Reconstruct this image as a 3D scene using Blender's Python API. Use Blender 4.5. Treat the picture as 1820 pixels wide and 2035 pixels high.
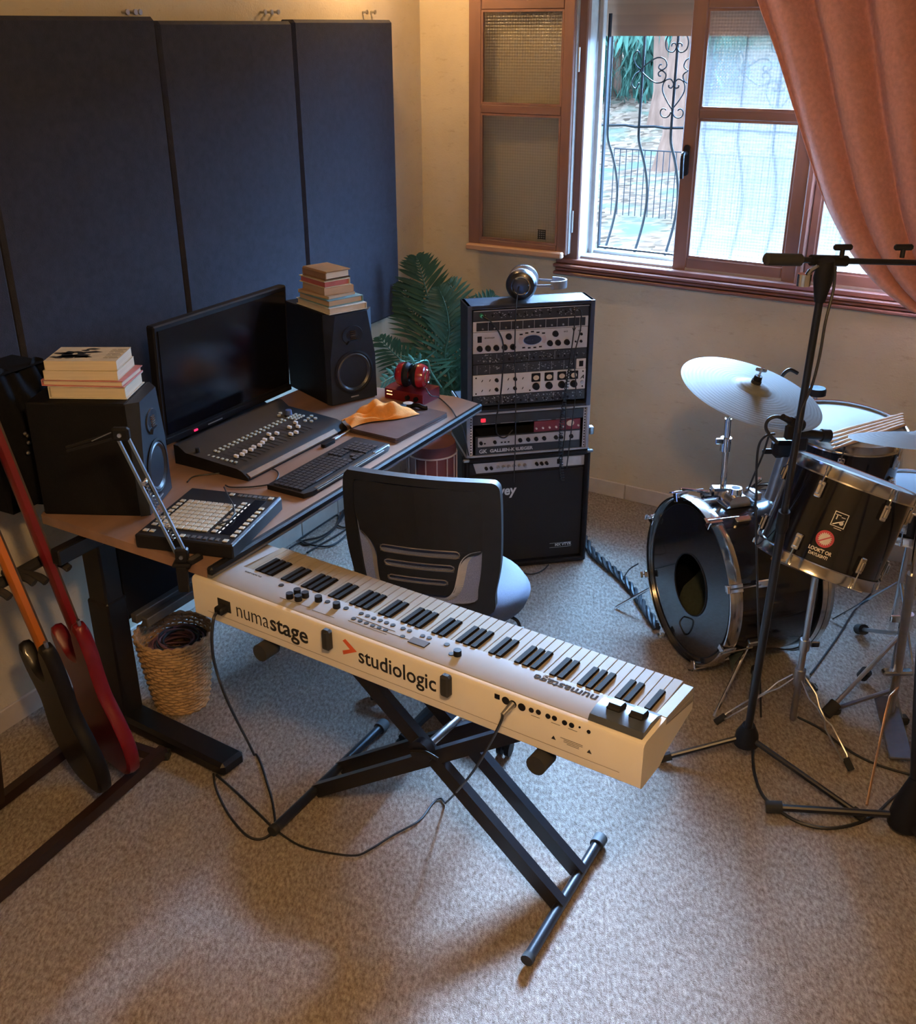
import bpy, math, random
from mathutils import Vector as V, Matrix
random.seed(7)
PI = math.pi
scene = bpy.context.scene
COL = scene.collection
for o in list(bpy.data.objects):
    bpy.data.objects.remove(o)
R = math.radians
# ------------------------------------------------------------------ camera
F, CX, CY, PITCH, ROLL, CH = 2084.6, 910.0, 1024.6, 0.4367, -0.0038, 2.1965
FW = V((0, math.cos(PITCH), -math.sin(PITCH)))
RT0 = V((1, 0, 0)); UP0 = RT0.cross(FW)
RT = math.cos(ROLL)*RT0 + math.sin(ROLL)*UP0
UP = -math.sin(ROLL)*RT0 + math.cos(ROLL)*UP0
CAM = V((0, 0, CH))
cam = bpy.data.cameras.new('camera'); camo = bpy.data.objects.new('camera', cam); COL.objects.link(camo)
cam.sensor_fit = 'HORIZONTAL'; cam.sensor_width = 36; cam.lens = F/1820*36
cam.shift_y = (CY-1017.5)/1820
cam.clip_start = 0.05; cam.clip_end = 200
camo.matrix_world = Matrix(((RT.x, UP.x, -FW.x, 0), (RT.y, UP.y, -FW.y, 0), (RT.z, UP.z, -FW.z, CH), (0, 0, 0, 1)))
scene.camera = camo
# ------------------------------------------------------------------ light and exposure
scene.view_settings.view_transform = 'Standard'; scene.view_settings.look = 'None'
scene.view_settings.gamma = 1; scene.view_settings.exposure = 0.0; scene.view_settings.use_curve_mapping = False
wd = bpy.data.worlds.new('sky'); scene.world = wd; wd.use_nodes = True
bg = wd.node_tree.nodes['Background']; bg.inputs[0].default_value = (0.27, 0.55, 1.0, 1); bg.inputs[1].default_value = 75.0
UB = V((0.85057, -0.52586, 0)); NB = V((0.52586, 0.85057, 0)); ZZ = V((0, 0, 1))
BW = 4.618
MW = Matrix(((UB.x, NB.x, 0, NB.x*BW), (UB.y, NB.y, 0, NB.y*BW), (0, 0, 1, 0), (0, 0, 0, 1)))   # window wall: x along, y outwards
CO = UB*-3.06 + NB*4.63
DA = V((0.47804, 0.87834, 0)); NA = V((-DA.y, DA.x, 0))
MA = Matrix(((DA.x, NA.x, 0, CO.x), (DA.y, NA.y, 0, CO.y), (0, 0, 1, 0), (0, 0, 0, 1)))          # panel wall: x towards the corner, y outwards
def lamp(name, typ, loc, power, color, size=0.1, aim=None, sy=None):
    l = bpy.data.lights.new(name, typ); l.energy = power; l.color = color
    o = bpy.data.objects.new(name, l); COL.objects.link(o); o.location = loc
    if typ == 'AREA':
        l.size = size
        if sy: l.shape = 'RECTANGLE'; l.size_y = sy
    else: l.shadow_soft_size = size
    if aim is not None: o.rotation_euler = (V(aim)-V(loc)).to_track_quat('-Z', 'Y').to_euler()
    return o
po = lamp('window_portal', 'AREA', MW @ V((-1.15, .30, 1.76)), 1, (1, 1, 1), 2.2, MW @ V((-1.15, -2, 1.76)), 1.2)
po.data.cycles.is_portal = True
lamp('daylight_boost_high', 'AREA', MW @ V((-1.6, 2.4, 4.4)), 6300, (0.22, 0.52, 1.0), 3.4, MW @ V((-1.6, 0, 1.7)), 2.4)  # area lamp added outside, boosts steep daylight indoors without lighting the garden
lamp('daylight_boost_low', 'AREA', MW @ V((-3.3, 5.2, 4.1)), 19500, (0.38, 0.62, 1.0), 2.4, MW @ V((-1.7, 0, 1.7)), 2.2)  # second added area lamp, carries low daylight across the far floor
WARM = (1.0, 0.60, 0.26)
lamp('ceiling_bulb_light', 'POINT', V((0.15, 0.35, 2.62)), 128, WARM, 0.09)
lamp('corner_bulb_light', 'POINT', MA @ V((-0.62, -0.16, 2.66)), 22, WARM, 0.04)
# ------------------------------------------------------------------ picture-to-place helpers (camera calibrated from the keyboard, racks and walls)
def ray(px, py): return FW + RT*((px-CX)/F) - UP*((py-CY)/F)
def at(px, py, z=0.0):
    d = ray(px, py); return CAM + d*((z-CH)/d.z)
def atd(px, py, zc): return CAM + ray(px, py)*zc
def aty(px, py, y):
    d = ray(px, py); return CAM + d*(y/d.y)
def onp(px, py, P, n):
    d = ray(px, py); return CAM + d*((P-CAM).dot(n)/d.dot(n))
# ------------------------------------------------------------------ materials
MATS = {}
def pm(name, col, rough=.5, metal=0, var=.12, scale=30, bump=0, bscale=None, emit=None, trans=0, coat=0, spec=None, stretch=None):
    if name in MATS: return MATS[name]
    m = bpy.data.materials.new(name); m.use_nodes = True; nt = m.node_tree; N = nt.nodes; L = nt.links
    b = N['Principled BSDF']; b.inputs['Roughness'].default_value = rough; b.inputs['Metallic'].default_value = metal
    if coat: b.inputs['Coat Weight'].default_value = coat
    if spec is not None: b.inputs['Specular IOR Level'].default_value = spec
    tc = N.new('ShaderNodeTexCoord'); src = tc.outputs['Object']
    if stretch:
        mp = N.new('ShaderNodeMapping'); mp.inputs['Scale'].default_value = stretch; L.new(src, mp.inputs[0]); src = mp.outputs[0]
    nz = N.new('ShaderNodeTexNoise'); nz.inputs['Scale'].default_value = scale; nz.inputs['Detail'].default_value = 4; L.new(src, nz.inputs['Vector'])
    rp = N.new('ShaderNodeValToRGB'); c = V(col[:3])
    rp.color_ramp.elements[0].position = .3; rp.color_ramp.elements[1].position = .7
    rp.color_ramp.elements[0].color = (*(c*(1-var)), 1); rp.color_ramp.elements[1].color = (*(c*(1+var)), 1)
    L.new(nz.outputs[0], rp.inputs[0]); L.new(rp.outputs[0], b.inputs['Base Color'])
    if bump:
        n2 = N.new('ShaderNodeTexNoise'); n2.inputs['Scale'].default_value = bscale or scale*3; L.new(src, n2.inputs['Vector'])
        bp = N.new('ShaderNodeBump'); bp.inputs['Strength'].default_value = bump; bp.inputs['Distance'].default_value = .005
        L.new(n2.outputs[0], bp.inputs['Height']); L.new(bp.outputs[0], b.inputs['Normal'])
    if emit:
        b.inputs['Emission Color'].default_value = (*emit[:3], 1); b.inputs['Emission Strength'].default_value = emit[3]
    MATS[name] = m; return m
BLK = pm('black_plastic', (.009, .009, .011), .5, spec=.16)
BLKM = pm('black_matte', (.006, .006, .007), .85, bump=.1, scale=60, spec=.1)
BMET = pm('black_metal', (.012, .012, .015), .35, .3)
CHROME = pm('chrome', (.75, .75, .74), .12, 1, var=.04)
STEEL = pm('steel', (.45, .45, .45), .32, 1, var=.08)
ALU = pm('aluminium', (.38, .38, .40), .5, .6, var=.05)
WHITE = pm('white_plastic', (.72, .71, .69), .4, var=.03)
CREAM = pm('cream_body', (.66, .62, .54), .38, var=.03, scale=8)
RUB = pm('rubber', (.014, .014, .014), .85)
GREYP = pm('grey_panel', (.42, .41, .41), .45, .3, var=.05)
REDM = pm('red_gloss', (.30, .012, .02), .22, coat=.5)
# ------------------------------------------------------------------ mesh builder
class MB:
    def __init__(s): s.v = []; s.f = []; s.mi = []; s.m = 0; s.T = Matrix()
    def add(s, vs, fs):
        n = len(s.v); s.v += [s.T @ V(p) for p in vs]; s.f += [[i+n for i in f] for f in fs]; s.mi += [s.m]*len(fs); return s
    def box(s, c, d, rot=None, b=0):
        c = V(c); hx, hy, hz = [x/2 for x in d]
        M = rot if rot is not None else Matrix.Identity(3)
        if b <= 0:
            vs = [c + M @ V((x*hx, y*hy, z*hz)) for x in (-1, 1) for y in (-1, 1) for z in (-1, 1)]
            return s.add(vs, [(0, 1, 3, 2), (4, 6, 7, 5), (0, 4, 5, 1), (2, 3, 7, 6), (0, 2, 6, 4), (1, 5, 7, 3)])
        b = min(b, hx*.99, hy*.99, hz*.99); vs = []; id = {}
        for x in (-1, 1):
            for y in (-1, 1):
                for z in (-1, 1):
                    for a in range(3):
                        p = [x*(hx-b), y*(hy-b), z*(hz-b)]; p[a] = (x*hx, y*hy, z*hz)[a]
                        id[(x, y, z, a)] = len(vs); vs.append(c + M @ V(p))
        fs = []
        for a in range(3):
            o = [i for i in range(3) if i != a]
            for sg in (-1, 1):
                q = []
                for (p, r) in ((-1, -1), (1, -1), (1, 1), (-1, 1)):
                    k = [0, 0, 0]; k[a] = sg; k[o[0]] = p; k[o[1]] = r; q.append(id[(*k, a)])
                fs.append(q if (sg == 1) == (a != 1) else q[::-1])
        for a in range(3):
            o = [i for i in range(3) if i != a]
            for p in (-1, 1):
                for r in (-1, 1):
                    k0 = [0, 0, 0]; k0[o[0]] = p; k0[o[1]] = r; k1 = list(k0); k0[a] = -1; k1[a] = 1
                    fs.append([id[(*k0, o[0])], id[(*k1, o[0])], id[(*k1, o[1])], id[(*k0, o[1])]])
        for x in (-1, 1):
            for y in (-1, 1):
                for z in (-1, 1): fs.append([id[(x, y, z, 0)], id[(x, y, z, 1)], id[(x, y, z, 2)]])
        return s.add(vs, fs)
    def cyl(s, p0, p1, r0, r1=None, n=12, caps=True):
        p0 = V(p0); p1 = V(p1); r1 = r0 if r1 is None else r1
        d = (p1-p0).normalized(); a = d.orthogonal().normalized(); b = d.cross(a)
        vs = [p + (a*math.cos(2*PI*i/n)+b*math.sin(2*PI*i/n))*r for p, r in ((p0, r0), (p1, r1)) for i in range(n)]
        fs = [(i, (i+1) % n, n+(i+1) % n, n+i) for i in range(n)]
        if caps: fs += [list(range(n))[::-1], list(range(n, 2*n))]
        return s.add(vs, fs)
    def tube(s, pts, r, n=8, closed=False, caps=True):
        P = [V(p) for p in pts]; m = len(P); T = []
        for i in range(m):
            a = P[(i-1) % m] if (closed or i > 0) else P[i]; b = P[(i+1) % m] if (closed or i < m-1) else P[i]
            t = b-a; T.append(t.normalized() if t.length > 1e-9 else V((0, 0, 1)))
        a = T[0].orthogonal().normalized(); vs = []
        for i in range(m):
            a = a - T[i]*a.dot(T[i])
            a = a.normalized() if a.length > 1e-6 else T[i].orthogonal().normalized()
            b = T[i].cross(a); rr = r[i] if isinstance(r, (list, tuple)) else r
            vs += [P[i]+(a*math.cos(2*PI*k/n)+b*math.sin(2*PI*k/n))*rr for k in range(n)]
        fs = []
        for i in range(m if closed else m-1):
            j = (i+1) % m
            fs += [(i*n+k, i*n+(k+1) % n, j*n+(k+1) % n, j*n+k) for k in range(n)]
        if not closed and caps: fs += [list(range(n))[::-1], [(m-1)*n+k for k in range(n)]]
        return s.add(vs, fs)
    def lathe(s, prof, M=None, n=32, closed=False):
        M = M or Matrix(); vs = []; fs = []; k = len(prof)
        for i in range(n):
            c, q = math.cos(2*PI*i/n), math.sin(2*PI*i/n)
            vs += [M @ V((r*c, r*q, z)) for r, z in prof]
        for i in range(n):
            j = (i+1) % n
            for t in range(k if closed else k-1):
                u = (t+1) % k; fs.append((i*k+t, j*k+t, j*k+u, i*k+u))
        return s.add(vs, fs)
    def prism(s, poly, z0, z1, M=None, holes=None):
        M = M or Matrix(); n = len(poly)
        vs = [M @ V((x, y, z)) for z in (z0, z1) for x, y in poly]
        fs = [(i, (i+1) % n, n+(i+1) % n, n+i) for i in range(n)] + [list(range(n))[::-1], list(range(n, 2*n))]
        return s.add(vs, fs)
    def grid(s, fn, nu, nv, closed=False):
        vs = [fn(i/nu, j/nv) for i in range(nu+1) for j in range(nv+1)]
        return s.add(vs, [(i*(nv+1)+j, (i+1)*(nv+1)+j, (i+1)*(nv+1)+j+1, i*(nv+1)+j+1) for i in range(nu) for j in range(nv)])
    def sphere(s, c, r, n=12, sc=(1, 1, 1)):
        prof = [(math.sin(PI*i/8)*1.0, -math.cos(PI*i/8)) for i in range(9)]
        return s.lathe([(max(a, 1e-4)*r, b*r) for a, b in prof], Matrix.Translation(V(c)) @ Matrix.Diagonal((*sc, 1)), n)
    def mesh(s, name, mats, smooth=True, ang=35):
        me = bpy.data.meshes.new(name); me.from_pydata([tuple(p) for p in s.v], [], s.f)
        for m in (mats if isinstance(mats, (list, tuple)) else [mats]): me.materials.append(m)
        me.polygons.foreach_set('material_index', s.mi)
        if smooth:
            me.polygons.foreach_set('use_smooth', [True]*len(me.polygons)); me.update()
            me.set_sharp_from_angle(angle=R(ang))
        me.validate(); me.update(); return me
    def build(s, name, mats, parent=None, label=None, **k):
        o = bpy.data.objects.new(name, s.mesh(name, mats, **k)); COL.objects.link(o); o.parent = parent
        if label: o['label'] = label
        return o
def tag(o, label, cat, group=None, kind=None):
    if label: o['label'] = label
    if cat: o['category'] = cat
    if group: o['group'] = group
    if kind: o['kind'] = kind
    return o
def thing(name, label, cat, M=None, group=None):
    o = bpy.data.objects.new(name, None); COL.objects.link(o); o.empty_display_size = .05
    if M is not None: o.matrix_world = M if isinstance(M, Matrix) else Matrix.Translation(V(M))
    return tag(o, label, cat, group)
def struct(name, mb, mat, parent=None, **k):
    o = mb.build(name, mat, parent, **k); o['kind'] = 'structure'; return o
def sempty(name, M):
    o = bpy.data.objects.new(name, None); COL.objects.link(o); o.matrix_world = M; o['kind'] = 'structure'; return o
def inst(o, name, parent, M):
    c = o.copy(); c.name = name; COL.objects.link(c); c.parent = parent; c.matrix_local = M; return c
def frame(O, X, Z=ZZ):
    X = V(X).normalized(); Y = V(Z).cross(X).normalized(); Z = X.cross(Y)
    O = V(O); return Matrix(((X.x, Y.x, Z.x, O.x), (X.y, Y.y, Z.y, O.y), (X.z, Y.z, Z.z, O.z), (0, 0, 0, 1)))
def frameZ(O, Z, X=V((1, 0, 0))):
    Z = V(Z).normalized(); X = V(X); X = (X - Z*X.dot(Z)).normalized(); Y = Z.cross(X); O = V(O)
    return Matrix(((X.x, Y.x, Z.x, O.x), (X.y, Y.y, Z.y, O.y), (X.z, Y.z, Z.z, O.z), (0, 0, 0, 1)))
def T(x, y=0, z=0): return Matrix.Translation(V((x, y, z)))
def rot(a, ax): return Matrix.Rotation(R(a), 4, ax)
def smooth_path(pts, k=6):
    P = [V(p) for p in pts]; out = []
    for i in range(len(P)-1):
        p0 = P[max(i-1, 0)]; p1 = P[i]; p2 = P[i+1]; p3 = P[min(i+2, len(P)-1)]
        for j in range(k):
            t = j/k; out.append(.5*((2*p1)+(p2-p0)*t+(2*p0-5*p1+4*p2-p3)*t*t+(3*p1-p0-3*p2+p3)*t**3))
    return out+[P[-1]]
def text(s, size, mat, parent, M, name='lettering', off=0, sx=1, ext=.0004, align='LEFT', shear=0):
    cu = bpy.data.curves.new('t', 'FONT'); cu.body = s; cu.size = size; cu.offset = off; cu.extrude = ext; cu.align_x = align; cu.resolution_u = 3; cu.shear = shear
    ob = bpy.data.objects.new('t', cu); COL.objects.link(ob)
    dg = bpy.context.evaluated_depsgraph_get(); me = bpy.data.meshes.new_from_object(ob.evaluated_get(dg))
    bpy.data.objects.remove(ob); me.materials.clear(); me.materials.append(mat)
    me.transform(M @ Matrix.Diagonal((sx, 1, 1, 1)))
    o = bpy.data.objects.new(name, me); COL.objects.link(o); o.parent = parent; return o
def cable(name, pts, r, mat, label, cat='cable', k=6, group=None, parent=None):
    P_ = smooth_path(pts, k)
    for q in P_:
        q.z = max(q.z, r+.001); e_ = (q-CO).dot(NA)+.025
        if e_ > 0: q -= NA*e_
    o = MB().tube(P_, r, 6).build(name, mat, parent)
    if parent is None: tag(o, label, cat, group)
    return o
def rrect(x0, y0, x1, y1, r, k=4):
    out = []
    for cx, cy, a0 in ((x1-r, y1-r, 0), (x0+r, y1-r, 90), (x0+r, y0+r, 180), (x1-r, y0+r, 270)):
        for i in range(k+1):
            a = R(a0+90*i/k); out.append((cx+r*math.cos(a), cy+r*math.sin(a)))
    return out
# ------------------------------------------------------------------ setting: room shell
def plaster(name, ca, cb, cs):
    m = bpy.data.materials.new(name); m.use_nodes = True; nt = m.node_tree; N = nt.nodes; L = nt.links; b = N['Principled BSDF']
    b.inputs['Roughness'].default_value = .8
    tc = N.new('ShaderNodeTexCoord')
    n1 = N.new('ShaderNodeTexNoise'); n1.inputs['Scale'].default_value = 1.6; n1.inputs['Detail'].default_value = 6; n1.inputs['Roughness'].default_value = .62
    n2 = N.new('ShaderNodeTexNoise'); n2.inputs['Scale'].default_value = 14; n2.inputs['Detail'].default_value = 8; n2.inputs['Roughness'].default_value = .7
    n3 = N.new('ShaderNodeTexNoise'); n3.inputs['Scale'].default_value = 120
    mp = N.new('ShaderNodeMapping'); mp.inputs['Scale'].default_value = (1, 1, 3)
    L.new(tc.outputs['Object'], n1.inputs['Vector']); L.new(tc.outputs['Object'], mp.inputs[0]); L.new(mp.outputs[0], n2.inputs['Vector']); L.new(tc.outputs['Object'], n3.inputs['Vector'])
    r1 = N.new('ShaderNodeValToRGB'); r1.color_ramp.elements[0].position = .35; r1.color_ramp.elements[1].position = .65
    r1.color_ramp.elements[0].color = (*ca, 1); r1.color_ramp.elements[1].color = (*cb, 1)
    r2 = N.new('ShaderNodeValToRGB'); r2.color_ramp.elements[0].position = .58; r2.color_ramp.elements[1].position = .74
    r2.color_ramp.elements[0].color = (0, 0, 0, 1); r2.color_ramp.elements[1].color = (.55, .55, .55, 1)
    mx = N.new('ShaderNodeMix'); mx.data_type = 'RGBA'; mx.inputs['B'].default_value = (*cs, 1)
    L.new(n1.outputs[0], r1.inputs[0]); L.new(n2.outputs[0], r2.inputs[0]); L.new(r1.outputs[0], mx.inputs['A']); L.new(r2.outputs[0], mx.inputs['Factor'])
    L.new(mx.outputs['Result'], b.inputs['Base Color'])
    bp = N.new('ShaderNodeBump'); bp.inputs['Strength'].default_value = .25; bp.inputs['Distance'].default_value = .004
    ad = N.new('ShaderNodeMath'); L.new(n3.outputs[0], ad.inputs[0]); L.new(n2.outputs[0], ad.inputs[1]); L.new(ad.outputs[0], bp.inputs['Height']); L.new(bp.outputs[0], b.inputs['Normal'])
    return m
WALLM = plaster('wall_plaster', (.50, .43, .31), (.60, .53, .40), (.36, .27, .17))
def carpetm():
    m = bpy.data.materials.new('carpet'); m.use_nodes = True; nt = m.node_tree; N = nt.nodes; L = nt.links; b = N['Principled BSDF']
    b.inputs['Roughness'].default_value = .95; b.inputs['Specular IOR Level'].default_value = .15; b.inputs['Sheen Weight'].default_value = .15
    tc = N.new('ShaderNodeTexCoord'); mp = N.new('ShaderNodeMapping'); mp.inputs['Rotation'].default_value = (0, 0, R(12)); mp.inputs['Scale'].default_value = (2.2, 1, 1)
    L.new(tc.outputs['Object'], mp.inputs[0])
    def nz(sc, det, rg): 
        n = N.new('ShaderNodeTexNoise'); n.inputs['Scale'].default_value = sc; n.inputs['Detail'].default_value = det; n.inputs['Roughness'].default_value = rg; L.new(mp.outputs[0], n.inputs['Vector']); return n
    a = nz(48, 5, .72); c = nz(5, 3, .5); d = nz(260, 2, .6)
    r = N.new('ShaderNodeValToRGB'); e = r.color_ramp.elements; e[0].position = .34; e[0].color = (.17, .122, .092, 1); e[1].position = .66; e[1].color = (.54, .465, .40, 1)
    k = e.new(.5); k.color = (.345, .28, .23, 1)
    L.new(a.outputs[0], r.inputs[0])
    mx = N.new('ShaderNodeMix'); mx.data_type = 'RGBA'; mx.blend_type = 'MULTIPLY'; mx.inputs['Factor'].default_value = .5
    r2 = N.new('ShaderNodeValToRGB'); r2.color_ramp.elements[0].position = .3; r2.color_ramp.elements[0].color = (.72, .70, .68, 1); r2.color_ramp.elements[1].position = .7
    L.new(c.outputs[0], r2.inputs[0]); L.new(r.outputs[0], mx.inputs['A']); L.new(r2.outputs[0], mx.inputs['B']); L.new(mx.outputs['Result'], b.inputs['Base Color'])
    ad = N.new('ShaderNodeMath'); L.new(a.outputs[0], ad.inputs[0]); L.new(d.outputs[0], ad.inputs[1])
    bp = N.new('ShaderNodeBump'); bp.inputs['Strength'].default_value = .9; bp.inputs['Distance'].default_value = .008
    L.new(ad.outputs[0], bp.inputs['Height']); L.new(bp.outputs[0], b.inputs['Normal'])
    return m
CARPET = carpetm()
CEIL = pm('ceiling_paint', (.66, .60, .49), .9, scale=4)
WOOD = pm('window_wood', (.20, .105, .08), .5, var=.3, scale=9, stretch=(1, 1, .12), coat=.1)
WOODH = pm('window_wood_rail', (.20, .105, .08), .5, var=.3, scale=9, stretch=(.12, 1, 1), coat=.1)
SILLW = pm('sill_wood', (.23, .10, .075), .42, var=.3, scale=9, stretch=(.1, 1, 1), coat=.2)
PAINTW = pm('white_painted_frame', (.30, .27, .25), .5, var=.08)
SKIRT = pm('skirting_tile', (.50, .44, .37), .45, var=.12, scale=12)
ZC = 2.78
def WP(u, y, z=0): return MW @ V((u, y, z))
# floor, ceiling polygon follows the skewed panel wall
cA = CO; cA2 = CO - DA*6.6; cB = WP(2.7, 0); cC = WP(2.7, -6.4); cD = WP(-3.4, -6.4)
poly = [tuple((cA+NA*.1)[:2]), tuple((cB+NB*.1)[:2]), tuple(cC[:2]), tuple((cA2+NA*.1)[:2])]
struct('floor', MB().prism(poly, -.06, 0), CARPET, smooth=False)
struct('ceiling', MB().prism(poly, ZC, ZC+.06), CEIL, smooth=False)
b = MB(); b.T = MW; TH = .26
WX0, WX1, WZ0, WZ1 = -2.215, -.08, 1.165, 2.36
for x0, x1, z0, z1 in ((-3.4, WX0, 0, ZC), (WX1, 2.8, 0, ZC), (WX0, WX1, 0, WZ0), (WX0, WX1, WZ1, ZC)):
    b.box(((x0+x1)/2, TH/2, (z0+z1)/2), (x1-x0, TH, z1-z0))
struct('wall_back', b, WALLM, smooth=False)
b = MB(); b.T = MA; b.box((-3.2, .1, ZC/2), (6.9, .2, ZC)); struct('wall_left', b, WALLM, smooth=False)
b = MB(); b.T = MW; b.box((2.8, -3.1, ZC/2), (.2, 6.8, ZC)); struct('wall_right', b, WALLM, smooth=False)
b = MB(); b.T = MW; b.box((-.7, -6.45, ZC/2), (7.4, .2, ZC)); struct('wall_front', b, WALLM, smooth=False)
# skirting tiles, one object each
def skirting(name, M, x0, x1, n):
    e = sempty(name, M); w = (x1-x0)/n
    me = MB().box((0, -.006, .041), (w-.004, .012, .082), b=.003).mesh('tile', SKIRT)
    for i in range(n):
        o = bpy.data.objects.new('tile', me); COL.objects.link(o); o.parent = e; o.location = (x0+w*(i+.5), 0, 0)
skirting('baseboard_back', MW, -3.05, .55, 12)
skirting('baseboard_left', MA, -4.2, -.02, 14)
# ------------------------------------------------------------------ window
def paneM(name, tcol, mixT, scale, strength, mode='grid'):
    m = bpy.data.materials.new(name); m.use_nodes = True; nt = m.node_tree; N = nt.nodes; L = nt.links
    N.remove(N['Principled BSDF']); out = N['Material Output']
    tc = N.new('ShaderNodeTexCoord')
    w1 = N.new('ShaderNodeTexWave'); w1.bands_direction = 'X'; w1.inputs['Scale'].default_value = scale; w1.inputs['Distortion'].default_value = .6
    w2 = N.new('ShaderNodeTexWave'); w2.bands_direction = 'Z'; w2.inputs['Scale'].default_value = scale; w2.inputs['Distortion'].default_value = .6
    L.new(tc.outputs['Object'], w1.inputs['Vector']); L.new(tc.outputs['Object'], w2.inputs['Vector'])
    ad = N.new('ShaderNodeMath'); ad.operation = 'ADD'; L.new(w1.outputs['Fac'], ad.inputs[0]); L.new(w2.outputs['Fac'], ad.inputs[1])
    bp = N.new('ShaderNodeBump'); bp.inputs['Strength'].default_value = strength; bp.inputs['Distance'].default_value = .003; L.new(ad.outputs[0], bp.inputs['Height'])
    mr = N.new('ShaderNodeMapRange'); mr.inputs['From Max'].default_value = 2; mr.inputs['To Min'].default_value = .86; mr.inputs['To Max'].default_value = 1.0; L.new(ad.outputs[0], mr.inputs['Value'])
    cm = N.new('ShaderNodeMix'); cm.data_type = 'RGBA'; cm.inputs['A'].default_value = (0, 0, 0, 1); cm.inputs['B'].default_value = (*tcol, 1); L.new(mr.outputs[0], cm.inputs['Factor'])
    tl = N.new('ShaderNodeBsdfTranslucent'); L.new(cm.outputs['Result'], tl.inputs['Color']); L.new(bp.outputs[0], tl.inputs['Normal'])
    tr = N.new('ShaderNodeBsdfTransparent'); L.new(cm.outputs['Result'], tr.inputs['Color'])
    gl = N.new('ShaderNodeBsdfGlossy'); gl.inputs['Roughness'].default_value = .15; L.new(bp.outputs[0], gl.inputs['Normal'])
    rf = N.new('ShaderNodeBsdfRefraction'); rf.inputs['Roughness'].default_value = .32; rf.inputs['IOR'].default_value = 1.12; L.new(cm.outputs['Result'], rf.inputs['Color']); L.new(bp.outputs[0], rf.inputs['Normal'])
    m0 = N.new('ShaderNodeMixShader'); m0.inputs[0].default_value = .4; L.new(tr.outputs[0], m0.inputs[1]); L.new(rf.outputs[0], m0.inputs[2])
    m1 = N.new('ShaderNodeMixShader'); m1.inputs[0].default_value = mixT*.25; L.new(m0.outputs[0], m1.inputs[1]); L.new(tl.outputs[0], m1.inputs[2])
    m2 = N.new('ShaderNodeMixShader'); m2.inputs[0].default_value = .05; L.new(m1.outputs[0], m2.inputs[1]); L.new(gl.outputs[0], m2.inputs[2])
    L.new(m2.outputs[0], out.inputs[0]); return m
PANE = paneM('frosted_pane', (.97, .97, .97), .03, 24, .6)
PANE2 = paneM('frosted_pane_open', (1, 1, .98), .15, 24, .6)
win = sempty('window_1', MW)
def part(b, name, mat, parent, **k): return b.build(name, mat, parent, **k)
def sash(parent, x0, x1, z0, z1, y, st, gx0, gx1, g, panem, th=.042, wood=(WOOD, WOODH)):
    """g = glass z bands; stiles, rails, beads and panes"""
    for a, c in ((x0, gx0), (gx1, x1)):
        part(MB().box(((a+c)/2, y, (z0+z1)/2), (c-a, th, z1-z0), b=.004), 'stile', wood[0], parent)
    zs = [z0]+[q for p in g for q in p]+[z1]
    for i in range(0, len(zs), 2):
        part(MB().box(((gx0+gx1)/2, y, (zs[i]+zs[i+1])/2), (gx1-gx0, th*.94, zs[i+1]-zs[i]), b=.004), 'rail', wood[1], parent)
    for p in g:
        part(MB().box(((gx0+gx1)/2, y+.004, (p[0]+p[1])/2), (gx1-gx0, .005, p[1]-p[0])), 'pane', panem, parent, smooth=False)
        b = MB(); w = .009
        for zz in (p[0]+w/2, p[1]-w/2): b.box(((gx0+gx1)/2, y-.01, zz), (gx1-gx0, .012, w))
        for xx in (gx0+w/2, gx1-w/2): b.box((xx, y-.01, (p[0]+p[1])/2), (w, .012, p[1]-p[0]-2*w))
        part(b, 'glazing_bead', wood[0], parent, smooth=False)
# closed sash beside the opening and the one behind the curtain
YS = .03
sash(win, -1.705, -1.145, 1.175, 2.335, YS, .06, -1.64, -1.207, [(1.243, 1.831), (1.872, 2.258)], PANE)
sash(win, -1.112, -.62, 1.175, 2.335, YS, .06, -1.078, -.685, [(1.243, 1.831), (1.872, 2.258)], PANE)
sash(win, -.61, -.09, 1.175, 2.335, YS, .06, -.55, -.15, [(1.243, 1.831), (1.872, 2.258)], PANE)
part(MB().box((-1.128, YS-.012, 1.76), (.028, .075, 1.18), b=.006), 'mullion', WOOD, win)
b = MB()
for z0, z1, d in ((1.109, 1.124, .045), (1.128, 1.140, .038), (1.144, 1.160, .048), (1.162, 1.186, .030)):
    b.box((-1.14, -d/2+.004, (z0+z1)/2), (2.29 if d > .04 else 2.275, d+.008, z1-z0), b=.004)
b.box((-1.14, .0, 1.147), (2.26, .04, .07))
part(b, 'window_sill', SILLW, win)
for x0, x1 in ((-2.25, -2.165), (-.10, -.03)):
    part(MB().box(((x0+x1)/2, -.004, 1.775), (x1-x0, .035, 1.20), b=.005), 'jamb_casing', WOOD, win)
part(MB().box((-1.14, -.004, 2.385), (2.24, .035, .07), b=.005), 'head_casing', WOODH, win)
b = MB(); b.box((-2.188, .06, 1.77), (.036, .11, 1.17), b=.003); b.box((-2.155, .11, 1.77), (.022, .035, 1.17), b=.003)
b.box((-.095, .06, 1.77), (.03, .11, 1.17)); b.box((-1.14, .075, 1.186), (2.1, .13, .026), b=.003); b.box((-1.14, .12, 1.205), (2.1, .03, .02), b=.003)
part(b, 'inner_frame', PAINTW, win)
b = MB(); b.box((-2.138, .15, 1.73), (.008, .02, 1.03)); b.box((-1.93, .15, 1.222), (.42, .02, .008)); part(b, 'frame_seal', BLK, win, smooth=False)
for z in (1.36, 2.06):
    part(MB().cyl((-2.20, -.03, z-.05), (-2.20, -.03, z+.05), .007), 'hinge', STEEL, win)
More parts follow.
